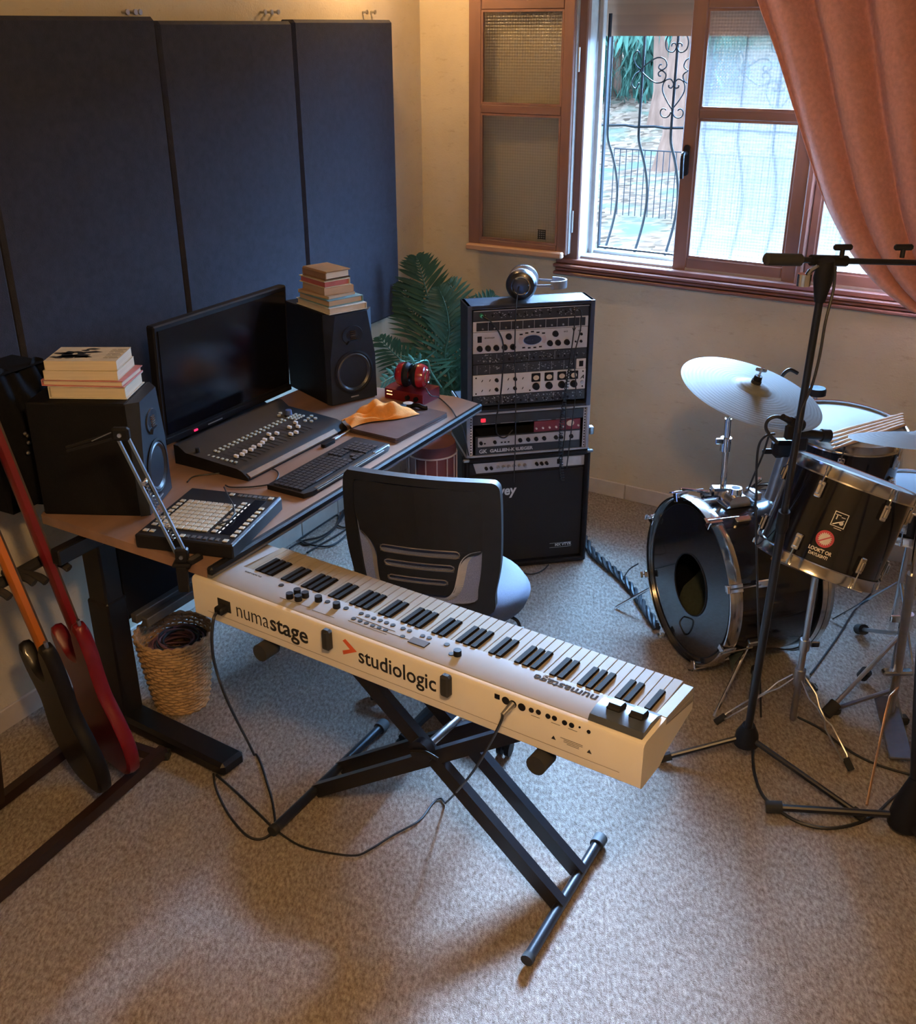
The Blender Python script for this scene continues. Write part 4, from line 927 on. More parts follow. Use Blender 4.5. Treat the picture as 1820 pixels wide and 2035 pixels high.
for px, py, r in ((1005, 1392, .0095), (1019, 1399, .0095), (1037, 1405, .0095), (1056, 1411, .0062), (1070, 1415, .0062), (1089, 1423, .0062), (1102, 1427, .0062), (1122, 1436, .0062), (1136, 1441, .0062), (1152, 1445, .0025), (1170, 1454, .0045)):
    qq = backjack(px, py, r)
    if px == 1019: jack = qq
MB().cyl((jack.x, 0, jack.z), (jack.x-.006, -.034, jack.z-.012), .0085, .006, 12).build('jack_plug', STEEL, kbd)
for px, py in ((1100, 1466), (1171, 1494)):
    q = bkp(px, py); b = MB(); b.add([BKF(q.x+x, q.z+z) @ V((0, 0, 0)) for x, z in ((-.006, -.004), (.006, -.004), (0, .006))], [(0, 1, 2)]); b.build('warning_sign', INK, kbd, smooth=False)
b = MB(); q0 = bkp(1108, 1468); q1 = bkp(1163, 1488)
for k in range(4): b.box(((q0.x+q1.x)/2+(.004*(k % 2)), -.0004, (q0.z+q1.z)/2+.006-.004*k), ((q1.x-q0.x)*(.8-.12*k), .0004, .0012))
for px in (1056, 1096, 1130): q = bkp(px+8, 1424+(px-1056)*.36); b.box((q.x, -.0004, q.z), (.022, .0004, .0012))
b.build('small_print', INKG, kbd, smooth=False)
b = MB(); b.box((KL/2, -.0003, -.092), (KL-.1, .0006, .0012)); b.build('seam_line', pm('seam_shadow', (.30, .26, .2), .7), kbd, smooth=False)
# top panel controls
def topknob(px, py, r, h, mat=BLK, nm='knob'):
    q = kx(px, py); MB().cyl((q.x, q.y, .001), (q.x, q.y, .001+h), r*1.05, r, 14).build(nm, mat, kbd)
for px, py in ((576, 1189), (591, 1181), (593, 1194), (607, 1187), (633, 1195), (669, 1208), (909, 1303)): topknob(px, py, .0095, .015)
for px, py in ((559, 1164), (651, 1197), (688, 1210), (888, 1282), (897, 1301)): topknob(px, py, .007, .002, nm='button')
for k in range(6):
    x0_, y0_ = 718+12.6*k, 1220.5+4.6*k; topknob(x0_, y0_, .0062, .002, nm='button'); topknob(x0_-15, y0_+10, .0062, .002, nm='button')
for px, py in ((801, 1250), (814, 1255), (800, 1266), (840, 1265), (853, 1269)): topknob(px, py, .0062, .002, nm='button')
q = kx(832, 1278); MB().box((q.x, q.y, .0022), (.050, .026, .003), b=.001).build('display', pm('lcd', (.03, .025, .025), .4, spec=.2), kbd)
b = MB()
for x0, y0, x1, y1 in ((708, 1227, 785, 1256), (692, 1234, 768, 1262), (556, 1188, 616, 1209), (620, 1213, 664, 1229), (735, 1246, 812, 1272)):
    p0 = kx(x0, y0); p1 = kx(x1, y1); p0.z = p1.z = .0018; b.tube([p0, p1], .0006, 4)
b.build('panel_print', INKG, kbd, smooth=False)
MT = lambda x, y: Matrix(((-1, 0, 0, x), (0, -1, 0, y), (0, 0, 1, .0018), (0, 0, 0, 1)))
q0 = kx(1058, 1349); q1 = kx(1198, 1394)
text('numastage', .034, pm('print_dark_grey', (.05, .05, .053), .95, spec=0), kbd, MT(q1.x-.014, q1.y+.010), off=.0006, sx=(q1.x-q0.x)/.155)
q0 = kx(478, 1136); q1 = kx(521, 1147); text('the italian piano', .0095, INKG, kbd, MT(q1.x, q1.y), sx=1.0)
# wheel block at the right end
q0 = kx(1196, 1400); q1 = kx(1286, 1432); wx0, wx1 = KL-.136, KL-.010
MB().prism([(.012, .001), (.020, .013), (.050, .019), (.085, .016), (.108, .006), (.112, .001)], wx0, wx1, YZ).build('wheel_block', pm('slate_plastic', (.035, .042, .055), .35), kbd)
for x in (wx0+.040, wx0+.092):
    MB().box((x, .066, .018), (.034, .036, .012), b=.003).build('control_stick', BLK, kbd); MB().prism([(.050, .022), (.056, .031), (.082, .027), (.080, .020)], x-.014, x+.014, YZ).build('stick_cap', BLK, kbd)
# cross stand
st = thing('keyboard_stand', 'black double braced cross stand under the cream keyboard', 'stand', frame(V((KO.x, KO.y, 0)), KU))
SM = pm('stand_black', (.013, .014, .020), .32, .2)
IS = frame(V((KO.x, KO.y, 0)), KU).inverted()
r0 = IS @ at(1050, 1903, .022); r1 = IS @ at(1192, 1668, .022); l0 = IS @ at(545, 1648, .022); l1 = IS @ at(762, 1440, .022)
for p, q in ((r0, r1), (l0, l1)):
    MB().tube([p, q], .0155, 12).build('foot_bar', SM, st)
    d = (q-p).normalized()
    MB().cyl(q-d*.028, q+d*.008, .021, n=16).build('foot_cap', pm('grey_rubber', (.06, .065, .07), .7), st); MB().cyl(p-d*.012, p+d*.006, .017, n=12).build('foot_cap', RUB, st)
zb = KZ-.118-.004
def beam(a, c, w=.028, h=.046):
    a = V(a); c = V(c); d = (c-a).normalized(); s_ = V((0, 1, 0)); s_ = (s_-d*s_.dot(d)).normalized(); n_ = d.cross(s_)
    b = MB(); vs = [p+s_*x*w/2+n_*y*h/2 for p in (a, c) for x, y in ((-1, -1), (1, -1), (1, 1), (-1, 1))]
    return b.add(vs, [(0, 1, 2, 3)[::-1], (4, 5, 6, 7), (0, 1, 5, 4), (1, 2, 6, 5), (2, 3, 7, 6), (3, 0, 4, 7)])
TL, TR = .13, 1.10
ta = (TL, .0, zb-.030)
ra_ = r0.lerp(r1, .42); rb2 = r0.lerp(r1, .70); la_ = l0.lerp(l1, .36); lb_ = l0.lerp(l1, .58)
for base in (ra_, rb2):
    beam((TL, base.y, zb-.035), (base.x, base.y, .016)).build('leg', SM, st, smooth=False)
for base in (la_, lb_):
    beam((TR, base.y, zb-.035), (base.x, base.y, .016), .026, .042).build('leg', SM, st, smooth=False)
for x in (.255, 1.085):
    MB().tube([(x, -.020, zb-.016), (x, .42, zb-.016)], .0155, 12).build('support_bar', SM, st)
    MB().cyl((x, -.022, zb-.022), (x, .03, zb-.022), .024, n=16).build('support_cap', RUB, st)
for yy in (ra_.y, rb2.y): MB().box((.195, yy, zb-.030), (.15, .03, .012)).build('top_bracket', SM, st, smooth=False)
yc = (ra_.y+rb2.y)/2; xc = (TL+ra_.x)/2; zc_ = (zb)/2
MB().cyl((xc+.005, ra_.y-.035, zc_), (xc+.005, rb2.y+.03, zc_), .012, n=14).build('pivot_bolt', STEEL, st); MB().cyl((xc+.005, ra_.y-.04, zc_), (xc+.005, ra_.y-.012, zc_), .036, n=20).build('lock_disc', SM, st)
MB().tube(smooth_path([(xc-.02, ra_.y-.045, zc_), (xc+.03, ra_.y-.05, zc_+.02), (xc+.07, ra_.y-.045, zc_+.01)]), .006, 8).build('release_lever', BLK, st)
# ------------------------------------------------------------------ office chair
CB_L = at(684, 934, 1.0); CB_R = at(990, 962, 1.0); CB_R.z = CB_L.z = 1.0
cx_ = (CB_R-CB_L).normalized()
MCH = frame((CB_L+CB_R)/2-V((0, 0, 1.0)), cx_)       # x right along the back, y towards the desk side, z up
ch = thing('office_chair', 'black mesh backed office chair with pale trim, standing behind the cream keyboard', 'chair', MCH)
CF = pm('chair_frame', (.010, .011, .015), .55, spec=.25); MESHM = pm('chair_mesh', (.15, .19, .36), .8, var=.25, scale=400); TRIM = pm('chair_trim', (.42, .40, .38), .45)
SEATM = pm('seat_fabric', (.032, .052, .10), .85, bump=.2, scale=200)
BT = .560; TPZ = 1.006; HB = TPZ-BT; WB = .490
def bend(x, z):      # backrest is gently curved both ways
    return V((x, -.035*(1-(2*x/WB)**2)+.02+.03*((z-BT)/HB)**2*0, z))
def slab(poly, y0, y1, nm, mat, par, k=1):
    """poly in x,z; bent slab subdivided along x for the curve"""
    import mathutils
    b = MB(); n = len(poly)
    fr = [bend(x, z)+V((0, y0, 0)) for x, z in poly]; bk = [bend(x, z)+V((0, y1, 0)) for x, z in poly]
    b.add(fr+bk, [(i, n+i, n+(i+1) % n, (i+1) % n) for i in range(n)])
    tr = mathutils.geometry.tessellate_polygon([[V((x, z, 0)) for x, z in poly]])
    b.add(fr+bk, [t for t in tr]+[tuple(n+i for i in t[::-1]) for t in tr])
    return b.build(nm, mat, par)
def zx(X, Z):        # from the back view drawing (0..1465 wide, 0..1310 tall) to metres
    return ((X-733)/1465*WB, TPZ-Z/1310*HB)
def dens(poly, m=6):
    out = []
    for i in range(len(poly)):
        a, c = poly[i], poly[(i+1) % len(poly)]
        for k in range(m): out.append((a[0]+(c[0]-a[0])*k/m, a[1]+(c[1]-a[1])*k/m))
    return out
def ring(outer, inner, y0, y1, nm, mat, par):
    n = len(outer); b = MB()
    O0 = [bend(*p)+V((0, y0, 0)) for p in outer]; I0 = [bend(*p)+V((0, y0, 0)) for p in inner]; O1 = [bend(*p)+V((0, y1, 0)) for p in outer]; I1 = [bend(*p)+V((0, y1, 0)) for p in inner]
    vs = O0+I0+O1+I1; f = []
    for i in range(n):
        j = (i+1) % n
        f += [(i, j, n+j, n+i), (2*n+i, 3*n+i, 3*n+j, 2*n+j), (i, 2*n+i, 2*n+j, j), (n+i, n+j, 3*n+j, 3*n+i)]
    b.add(vs, f); return b.build(nm, mat, par)
def shape(pts, m=5): return [ (p.x, p.z) for p in smooth_path([(zx(*q)[0], 0, zx(*q)[1]) for q in pts+[pts[0]]], m)[:-1]]
OUT = [(60, 10), (400, 0), (800, 0), (1300, 10), (1420, 40), (1450, 150), (1462, 450), (1460, 800), (1420, 1080), (1370, 1300), (900, 1310), (500, 1310), (140, 1300), (80, 1000), (20, 700), (5, 400), (10, 100)]
INN = [(130, 90), (400, 75), (800, 75), (1180, 90), (1270, 130), (1290, 250), (1300, 500), (1295, 800), (1270, 1020), (1225, 1190), (900, 1215), (500, 1215), (250, 1190), (190, 1000), (150, 700), (115, 400), (110, 160)]
back = ring(shape(OUT), shape(INN), -.014, .016, 'back_frame', CF, ch)
slab(shape(INN), -.001, .002, 'back_mesh', MESHM, ch)
CP = [(130, 90), (400, 75), (800, 75), (1180, 90), (1270, 130), (1290, 250), (1300, 500), (1295, 680), (1180, 720), (1110, 800), (1080, 950), (1050, 1080), (960, 1130), (800, 1130), (550, 1130), (430, 1130), (350, 1060), (330, 900), (320, 760), (270, 660), (170, 590), (150, 500), (115, 400), (110, 160)]
# centre shell with three slots, built as bands
def band(z0, z1, hl, hr):    # solid band between heights
    pass
cp = shape(CP, 3)
def cpx(z):       # left and right limits of the shell at height z
    xs = []
    for i in range(len(cp)):
        a, c = cp[i], cp[(i+1) % len(cp)]
        if (a[1]-z)*(c[1]-z) < 0: t = (z-a[1])/(c[1]-a[1]); xs.append(a[0]+(c[0]-a[0])*t)
    return (min(xs), max(xs)) if len(xs) > 1 else (0, 0)
slots = [((360, 640), (1100, 730)), ((400, 780), (1050, 860)), ((430, 930), (990, 1000))]
b = MB(); NZ = 52; zlo = zx(0, 1120)[1]; zhi = zx(0, 84)[1]
SL = [(zx(a[0], 0)[0], zx(0, c[1])[1]-.004, zx(c[0], 0)[0], zx(0, a[1]+0)[1]-.012) for a, c in slots]
for i in range(NZ):
    za, zb_ = zlo+(zhi-zlo)*i/NZ, zlo+(zhi-zlo)*(i+1)/NZ; zm = (za+zb_)/2
    la, ra__ = cpx(za+1e-5); lb2, rb__ = cpx(zb_-1e-5)
    cuts = [(la, lb2, ra__, rb__)]
    for s_ in SL:
        if s_[1] < zm < s_[3]: cuts = [(la, lb2, s_[0], s_[0]), (s_[2], s_[2], ra__, rb__)]
    for (a0, a1, c0, c1) in cuts:
        m_ = 8
        for k in range(m_):
            p = [(a0+(c0-a0)*k/m_, za), (a0+(c0-a0)*(k+1)/m_, za), (a1+(c1-a1)*(k+1)/m_, zb_), (a1+(c1-a1)*k/m_, zb_)]
            b.add([bend(*q)+V((0, -.012, 0)) for q in p], [(0, 1, 2, 3)])
b.build('back_shell', CF, ch, ang=60)
for s_ in SL:
    r_ = [(x, z) for x, z in rrect(s_[0], s_[1], s_[2], s_[3], .013, 4)]; q_ = dens(r_, 3)
    MB().tube([bend(x, z)+V((0, -.012, 0)) for x, z in q_], .0022, 6, closed=True).build('slot_rim', pm('slot_rim', (.12, .12, .14), .4), ch)
tr_ = [(1290, 672), (1190, 700), (1120, 780), (1090, 930), (1060, 1060), (1000, 1140), (900, 1160), (700, 1160), (480, 1160), (390, 1130), (335, 1040), (315, 900), (305, 780), (250, 660), (165, 580)]
tp = smooth_path([bend(*zx(*q))+V((0, -.012, 0)) for q in tr_], 6)
b = MB(); n = len(tp)
for i in range(n-1):
    a, c = tp[i], tp[i+1]; d = (c-a).normalized(); s_ = d.cross(V((0, 1, 0))).normalized()
    wa = .017; b.add([a+s_*wa, a-s_*wa*.3, c-s_*wa*.3, c+s_*wa, a+s_*wa+V((0, .02, 0)), a-s_*wa*.3+V((0, -.004, 0)), c-s_*wa*.3+V((0, -.004, 0)), c+s_*wa+V((0, .02, 0))], [(4, 5, 6, 7), (7, 6, 5, 4)])
b.build('pale_trim', TRIM, ch)
# seat, post, base
SC = V((.035, .245, .50))
b = MB(); prof = [(.001, -.045), (.20, -.042), (.245, -.02), (.255, .01), (.235, .04), (.18, .055), (.001, .06)]
b.lathe(prof, T(SC.x, SC.y, SC.z) @ Matrix.Diagonal((1.02, .98, 1, 1)), 40); b.build('seat', SEATM, ch, ang=80)
MB().tube(smooth_path([(.0, .01, .52), (.0, .03, .44), (.02, .12, .42), (.03, .20, .43)]), .028, 10).build('back_bracket', CF, ch)
MB().cyl((.035, .245, .10), (.035, .245, .46), .028, .022, 16).build('gas_post', BMET, ch)
MB().cyl((.035, .245, .06), (.035, .245, .12), .05, .04, 18).build('hub', CF, ch)
MB().tube(smooth_path([(.20, .23, .435), (.255, .22, .425), (.27, .215, .40)]), .006, 8).build('tilt_lever', BMET, ch)
MB().prism([(-.012, 0), (.012, 0), (.024, -.075), (-.022, -.080)], -.006, .006, frame((.272, .214, .40), V((1, 0, 0))) @ Matrix(((1, 0, 0, 0), (0, 0, -1, 0), (0, 1, 0, 0), (0, 0, 0, 1)))).build('lever_paddle', CF, ch)
whl = MB().cyl((-.022, 0, 0), (-.006, 0, 0), .027, n=18).cyl((.006, 0, 0), (.022, 0, 0), .027, n=18).cyl((-.006, 0, 0), (.006, 0, 0), .012, n=8).mesh('caster', BLK)
for k in range(5):
    a = R(72*k-112); dx_, dy_ = math.cos(a), math.sin(a); px_, py_ = .035+.29*dx_, .245+.29*dy_
    leg = MB().tube([(.035+.04*dx_, .245+.04*dy_, .09), (.035+.16*dx_, .245+.16*dy_, .085), (px_, py_, .066)], [.022, .019, .015], 8).build('base_leg', CF, ch)
    o = bpy.data.objects.new('caster', whl); COL.objects.link(o); o.parent = leg; o.location = (px_, py_, .0275); o.rotation_euler = (0, 0, a+.5)
# ------------------------------------------------------------------ drum kit
SHELL = pm('drum_shell_black', (.006, .006, .008), .14, coat=.25, var=.05, spec=.4); HEADW = pm('drum_head', (.32, .34, .36), .6, var=.05, scale=6, spec=.05); HEADB = pm('drum_head_black', (.010, .011, .014), .16, coat=.4)
HOOP = pm('hoop_chrome', (.66, .64, .60), .16, 1, var=.05)
BRASS = pm('cymbal_bronze', (.62, .56, .46), .28, 1, var=.06, scale=3)
ANG0 = 0
def lugs(t, M, rr, z, n, a0, size=(.022, .016, .05), nm='lug'):
    for k in range(n):
        a = R(a0+360*k/n); X = V((math.cos(a), math.sin(a), 0)); Ml = Matrix(((X.x, -X.y, 0, X.x*rr), (X.y, X.x, 0, X.y*rr), (0, 0, 1, z), (0, 0, 0, 1)))
        b = MB(); b.box((.006, 0, 0), (.012, size[0], size[2]), b=.003); b.box((.014, 0, 0), (.010, size[0]*.62, size[2]*.62), b=.003)
        b.T = M @ Ml; b.v = [b.T @ p for p in b.v]; b.build(nm, CHROME, t)
def drum(Mw, rad, dep, label, name='drum', top=HEADW, n=6, a0=20, cat='drum', hoop=.034, grp='drums of the kit'):
    """local z axis = drum axis, z=0 top head plane"""
    t = thing(name, label, cat, Mw, grp)
    MB().lathe([(rad-.004, -.004), (rad, -.004), (rad, -dep+.004), (rad-.004, -dep+.004)], None, 56, closed=True).build('shell', SHELL, t)
    for z0, s_ in ((0, 1), (-dep, -1)):
        MB().lathe([(rad+.001, z0+.010*s_), (rad+.006, z0+.012*s_), (rad+.0035, z0+.004*s_), (rad+.0035, z0-(hoop-.012)*s_), (rad+.009, z0-(hoop-.010)*s_), (rad+.008, z0-(hoop-.014)*s_), (rad+.001, z0-(hoop-.014)*s_)], None, 56, closed=True).build('hoop', HOOP, t)
        MB().lathe([(.0005, z0), (rad-.004, z0), (rad+.001, z0-.003*s_)], None, 56).build('head', top if s_ > 0 else HEADW, t)
    lugs(t, Matrix(), rad, -.062, n, a0); lugs(t, Matrix(), rad, -dep+.062, n, a0)
    for k in range(n):
        a = R(a0+360*k/n); c, q = math.cos(a)*(rad+.010), math.sin(a)*(rad+.010)
        MB().cyl((c, q, .004), (c, q, -.055), .0028, n=6).cyl((c, q, .010), (c, q, -.004), .005, n=6).build('tension_rod', CHROME, t)
        MB().cyl((c, q, -dep-.004), (c, q, -dep+.055), .0028, n=6).cyl((c, q, -dep-.010), (c, q, -dep+.004), .005, n=6).build('tension_rod', CHROME, t)
    return t
# bass drum
BC = V((.85, 3.426, .326)); BA = R(197.1); BN = V((math.cos(BA), math.sin(BA), 0))
MBD = frameZ(BC, BN, V((-BN.y, BN.x, 0)))       # z axis towards the viewer-left
BR = .300; BD = .40
t = thing('bass_drum', 'big black bass drum with chrome hoops and a round hole in its front head', 'drum', MBD, 'drums of the kit')
MB().lathe([(BR-.006, -.03), (BR, -.03), (BR, -BD), (BR-.006, -BD)], None, 72, closed=True).build('shell', SHELL, t)
for z0, z1 in ((.008, -.040), (-BD-.008, -BD+.040)):
    MB().lathe([(BR+.012, z0), (BR+.018, z0), (BR+.023, (z0+z1)/2+.006), (BR+.023, (z0+z1)/2-.006), (BR+.018, z1), (BR+.012, z1)], None, 80, closed=True).build('hoop', HOOP, t)
HR = .118; hc = V((.012, -.010, 0))
def hd(s_, q):
    a = 2*PI*s_; inn = V((hc.x+HR*math.cos(a), hc.y+HR*math.sin(a), 0)); out = V(((BR+.011)*math.cos(a), (BR+.011)*math.sin(a), 0)); return inn.lerp(out, q)+V((0, 0, -.008))
MB().grid(hd, 72, 3).build('front_head', HEADB, t)
MB().tube([hd(i/48, 0)+V((0, 0, .001)) for i in range(48)], .003, 6, closed=True).build('hole_rim', BLK, t)
MB().tube([V(((BR-.012)*math.cos(2*PI*i/64), (BR-.012)*math.sin(2*PI*i/64), -.0065)) for i in range(64)], .0022, 5, closed=True).build('head_collar', BLK, t)
MB().lathe([(.0005, -BD), (BR, -BD)], None, 48).build('back_head', HEADW, t)
bl = tag(MB().grid(lambda s, q: MBD @ V((-.24+.48*s, -.265+.36*q*(1-.15*math.sin(s*3.1))*1, -.10-.20*q+.018*math.sin(s*14+q*6)+.02*math.sin(q*11))), 40, 24).build('blanket', pm('olive_blanket', (.040, .052, .040), .95, bump=.3, scale=80), ang=180), 'olive green blanket stuffed inside the bass drum, seen through its hole', 'blanket')
for k in range(8):
    a = R(22.5+45*k); X = V((math.cos(a), math.sin(a), 0)); rr_ = BR+.024
    Ml = Matrix(((X.x, -X.y, 0, X.x*rr_), (X.y, X.x, 0, X.y*rr_), (0, 0, 1, 0), (0, 0, 0, 1)))
    b = MB(); b.T = Ml; b.box((.004, 0, -.012), (.008, .030, .050), b=.002); b.box((-.010, 0, .012), (.034, .026, .006), b=.002); b.build('claw', CHROME, t)
    b = MB(); b.T = Ml; b.cyl((.010, 0, .020), (.006, 0, -.105), .0032, n=8); b.box((.010, 0, .024), (.006, .026, .012), b=.002); b.build('t_rod', CHROME, t)
    b = MB(); b.T = Ml; b.box((-.014, 0, -.125), (.022, .026, .060), b=.004); b.build('lug', CHROME, t)
# chrome mount on top of the shell
b = MB(); Mt = Matrix(((0, 0, 1, 0), (1, 0, 0, 0), (0, 1, 0, 0), (0, 0, 0, 1)))
topv = MBD.to_3x3().inverted() @ V((0, 0, 1))
Mm = MBD.inverted() @ frame(V((1.0, 3.46, .326+BR)), V((-BN.x, -BN.y, 0)))
b.T = Mm; b.prism([(-.05, 0), (.05, 0), (.036, .030), (.020, .042), (-.020, .042), (-.036, .030)], -.035, .035, Matrix(((1, 0, 0, 0), (0, 0, 1, 0), (0, 1, 0, 0), (0, 0, 0, 1)))); b.build('tom_mount', CHROME, t)
b = MB(); b.T = Mm; b.cyl((0, 0, .04), (0, 0, .062), .026, .022, 20); b.build('mount_collar', CHROME, t); b = MB(); b.T = Mm; b.cyl((0, 0, .0625), (0, 0, .063), .016, n=16); b.build('mount_hole', RUB, t)
b = MB(); b.T = Mm; b.tube([(.07, .03, .035), (.11, .04, .055), (.13, .05, .06)], .009, 8); b.box((.075, 0, .028), (.03, .07, .03), b=.004); b.build('wing_bolt', CHROME, t)
for sg in (-1, 1):    # spurs
    p0 = BC+(-BN)*.12+V((-BN.y, BN.x, 0))*sg*.27+V((0, 0, -.12)); p1 = BC+BN*.08+V((-BN.y, BN.x, 0))*sg*.40; p1.z = .008
    MB().tube([MBD.inverted() @ p0, MBD.inverted() @ p1], .006, 8).build('spur', CHROME, t)
# front tom on its stand
tt = atd(1697, 945, 3.2); dtt = (tt-CAM).normalized(); ax = RT*79+UP*179; ax = (ax-dtt*ax.dot(dtt)).normalized()
ax = (ax-dtt*.05).normalized()
MTM = frameZ(tt, ax, V((1, 0, 0)))
toml = drum(MTM, .186, .292, 'glossy black tom drum nearest the camera with a round red and white sticker', 'tom_drum', n=6, a0=-135)
def tomM(ang, z, r=.1868):    # frame tangent to the shell: x around, y up the axis, z outwards
    a = R(ang); X = V((math.cos(a), math.sin(a), 0)); return Matrix(((-X.y, 0, X.x, X.x*r), (X.x, 0, X.y, X.y*r), (0, 1, 0, z), (0, 0, 0, 1)))
LOGO = pm('badge_silver', (.62, .60, .56), .35, .4); STK = pm('sticker_cream', (.62, .55, .45), .5); STR = pm('sticker_red', (.45, .03, .05), .5)
def wrap(mb, ang, z, r=.1869):
    """roll a flat drawing (x,y) onto the shell"""
    out = []
    for p in mb.v: a = R(ang)+p.x/r; rr = r+p.z; out.append(V((rr*math.cos(a), rr*math.sin(a), z+p.y)))
    mb.v = out; return mb
AT = -111
b = MB()
for x, y, w, h in ((0, .021, .040, .0022), (0, -.021, .040, .0022), (-.019, 0, .0022, .042), (.019, 0, .0022, .042), (-.008, .013, .016, .002), (.008, .009, .012, .002), (-.010, .005, .003, .012)): b.box((x, y, .0004), (w, h, .0006))
b.prism([(-.016, -.017), (.012, .002), (.014, .0), (-.012, -.017)], 0, .0008); b.lathe([(.0003, .0008), (.006, .0008)], T(.008, -.008, 0), 16); b.box((.004, -.027, .0004), (.022, .0016, .0006))
wrap(b, AT+2, -.125).build('badge', LOGO, toml, smooth=False)
AS = AT-3
b = MB(); b.lathe([(.0003, .0006), (.026, .0006)], None, 40); wrap(b, AS, -.192).build('sticker_disc', STR, toml, smooth=False)
b = MB(); pts_ = []
for k in range(40): a = 2*PI*k/40; rr_ = .0205 if k % 2 else .0155; pts_.append((rr_*math.cos(a), rr_*math.sin(a)))
b.prism(pts_, .0008, .0012); wrap(b, AS, -.192).build('sticker_sun', STK, toml, smooth=False)
b = MB(); b.prism([(-.015, -.010), (-.013, -.013), (.015, .010), (.013, .013)], .0013, .0016); wrap(b, AS, -.192).build('sticker_stroke', STR, toml, smooth=False)
def wtext(s_, size, mat, ang, z, nm, off=.0004, sx=.86):
    o = text(s_, size, mat, toml, Matrix(), nm, off, sx, .0003, 'CENTER')
    for v in o.data.vertices:
        a = R(ang)+v.co.x/.1869; r_ = .1869+.0006+v.co.z; v.co = V((r_*math.cos(a), r_*math.sin(a), z+v.co.y))
wtext("LOOK'T OR", .015, STK, AS, -.234, 'sticker_lettering', .0006); wtext('DAYLIGHT!', .013, STK, AS, -.248, 'sticker_lettering', .0005)
# rear tom with sticks
rt = CAM + (V((1.097, 2.789, 1.171))-CAM)*1.273
nn_ = V((math.sin(.088)*math.cos(-.972), math.sin(.088)*math.sin(-.972), math.cos(.088)))
drum(frameZ(rt, nn_), .205, .21, 'black tom drum behind with a white head and drumsticks lying on it', 'tom_drum', n=6, a0=10)
STW = pm('stick_wood', (.50, .33, .20), .5, var=.15)
RTM = frameZ(rt, nn_)
for k in range(5):
    q0 = onp(1642+3*k, 868+7*k, rt+nn_*.012, nn_); q1 = onp(1770+2*k, 834+5*k, rt+nn_*.012, nn_)
    q0 = RTM.inverted() @ q0; q1 = RTM.inverted() @ q1; d = (q1-q0).normalized(); q1 = q0+d*.40; q0 = q0-d*.0
    q0.z = q1.z = .0200+.0001*k
    b = MB(); b.tube([q0, q0+d*.012, q0+d*.02, q0+d*.10, q1], [.003, .005, .0035, .0068, .0068], 8); b.T = Matrix(); b.v = [RTM @ p for p in b.v]
    o = b.build('drum_stick', STW); tag(o, ['drumstick nearest the cymbal, first of five on the rear tom', 'second of five drumsticks on the rear tom from the cymbal side', 'middle one of five drumsticks on the rear tom', 'fourth of five drumsticks on the rear tom, near the front rim', 'drumstick closest to the front rim of the rear tom'][k], 'drumstick', 'drumsticks on the rear tom')
# snare at the right edge
sn = at(1815, 975, .63)
drum(frameZ(sn+V((.02, .0, 0)), V((0, 0, 1))), .178, .14, 'snare drum with a white head cut off by the right edge of the photo', 'snare_drum', n=8, a0=12)
b = MB(); 
sst = thing('snare_stand', 'chrome stand holding the snare drum at the right edge', 'stand', V((sn.x+.02, sn.y, 0)))
MB().cyl((0, 0, .03), (0, 0, .47), .011, n=12).build('pole', CHROME, sst)
for k in range(3):
    a = R(30+120*k); MB().tube([(0, 0, .25), (.22*math.cos(a), .22*math.sin(a), .012)], .006, 6).build('leg', CHROME, sst); MB().tube([(0, 0, .46), (.15*math.cos(a), .15*math.sin(a), .485)], .006, 6).build('arm', CHROME, sst)
# floor stand under the front tom
def tripod(name, label, base, ztop, feet, braced=True, mat=STEEL, pr=.011, hub=.22, cat='stand'):
    t = thing(name, label, cat, V((base.x, base.y, 0))); B = V((base.x, base.y, 0))
    MB().cyl((0, 0, .05), (0, 0, ztop), pr, n=12).build('pole', mat, t); MB().cyl((0, 0, hub-.03), (0, 0, hub+.03), pr*1.7, n=12).build('leg_collar', mat, t)
    MB().cyl((0, 0, ztop*.55-.02), (0, 0, ztop*.55+.02), pr*1.6, n=12).build('height_collar', mat, t)
    MB().box((.035, 0, ztop*.55), (.03, .008, .022), b=.003).build('wing_nut', CHROME, t)
    for f in feet:
        p = V(f)-B; p.z = .020; h0 = V((p.x, p.y, 0)).normalized()*.02+V((0, 0, hub)); d = p-h0; s_ = d.cross(ZZ).normalized()*.011
        pts1 = [h0+s_, h0+d*.2+s_*1.6, h0+d*.33+s_*.4, h0+d*.48+s_*.2, h0+d*.56+s_*1.4, h0+d*.9+s_*1.3, p]
        lg = MB().tube(pts1, .0032, 6); 
        lg.tube([q-2*s_*(q-(h0+d*((q-h0).dot(d)/d.dot(d)))).dot(s_)/s_.dot(s_) if i < 6 else q for i, q in enumerate(pts1)], .0032, 6)
        lg = lg.build('leg', mat, t); MB().tube([p-d.normalized()*.02+V((0, 0, .004)), p+d.normalized()*.018], .012, 8).build('rubber_foot', RUB, lg)
    return t
tb_ = V((1.14, 2.95, 0))
f1 = at(1430, 1435, .01); f2 = at(1685, 1525, .01); f3 = tb_+(tb_-(f1+f2)/2).normalized()*.27
ts = tripod('tom_stand', 'chrome tripod stand with doubled wire legs under the front tom', tb_, .63, (f1, f2, f3))
inv = T(-tb_.x, -tb_.y, 0); bc = MTM @ V((0, 0, -.30))
for k in range(3):
    a = R(80+120*k); e_ = MTM @ V((.165*math.cos(a), .165*math.sin(a), -.315)); MB().tube([inv @ V((tb_.x, tb_.y, .60)), inv @ (MTM @ V((.05*math.cos(a), .05*math.sin(a), -.325))), inv @ e_], .006, 8).build('cradle_arm', CHROME, ts)
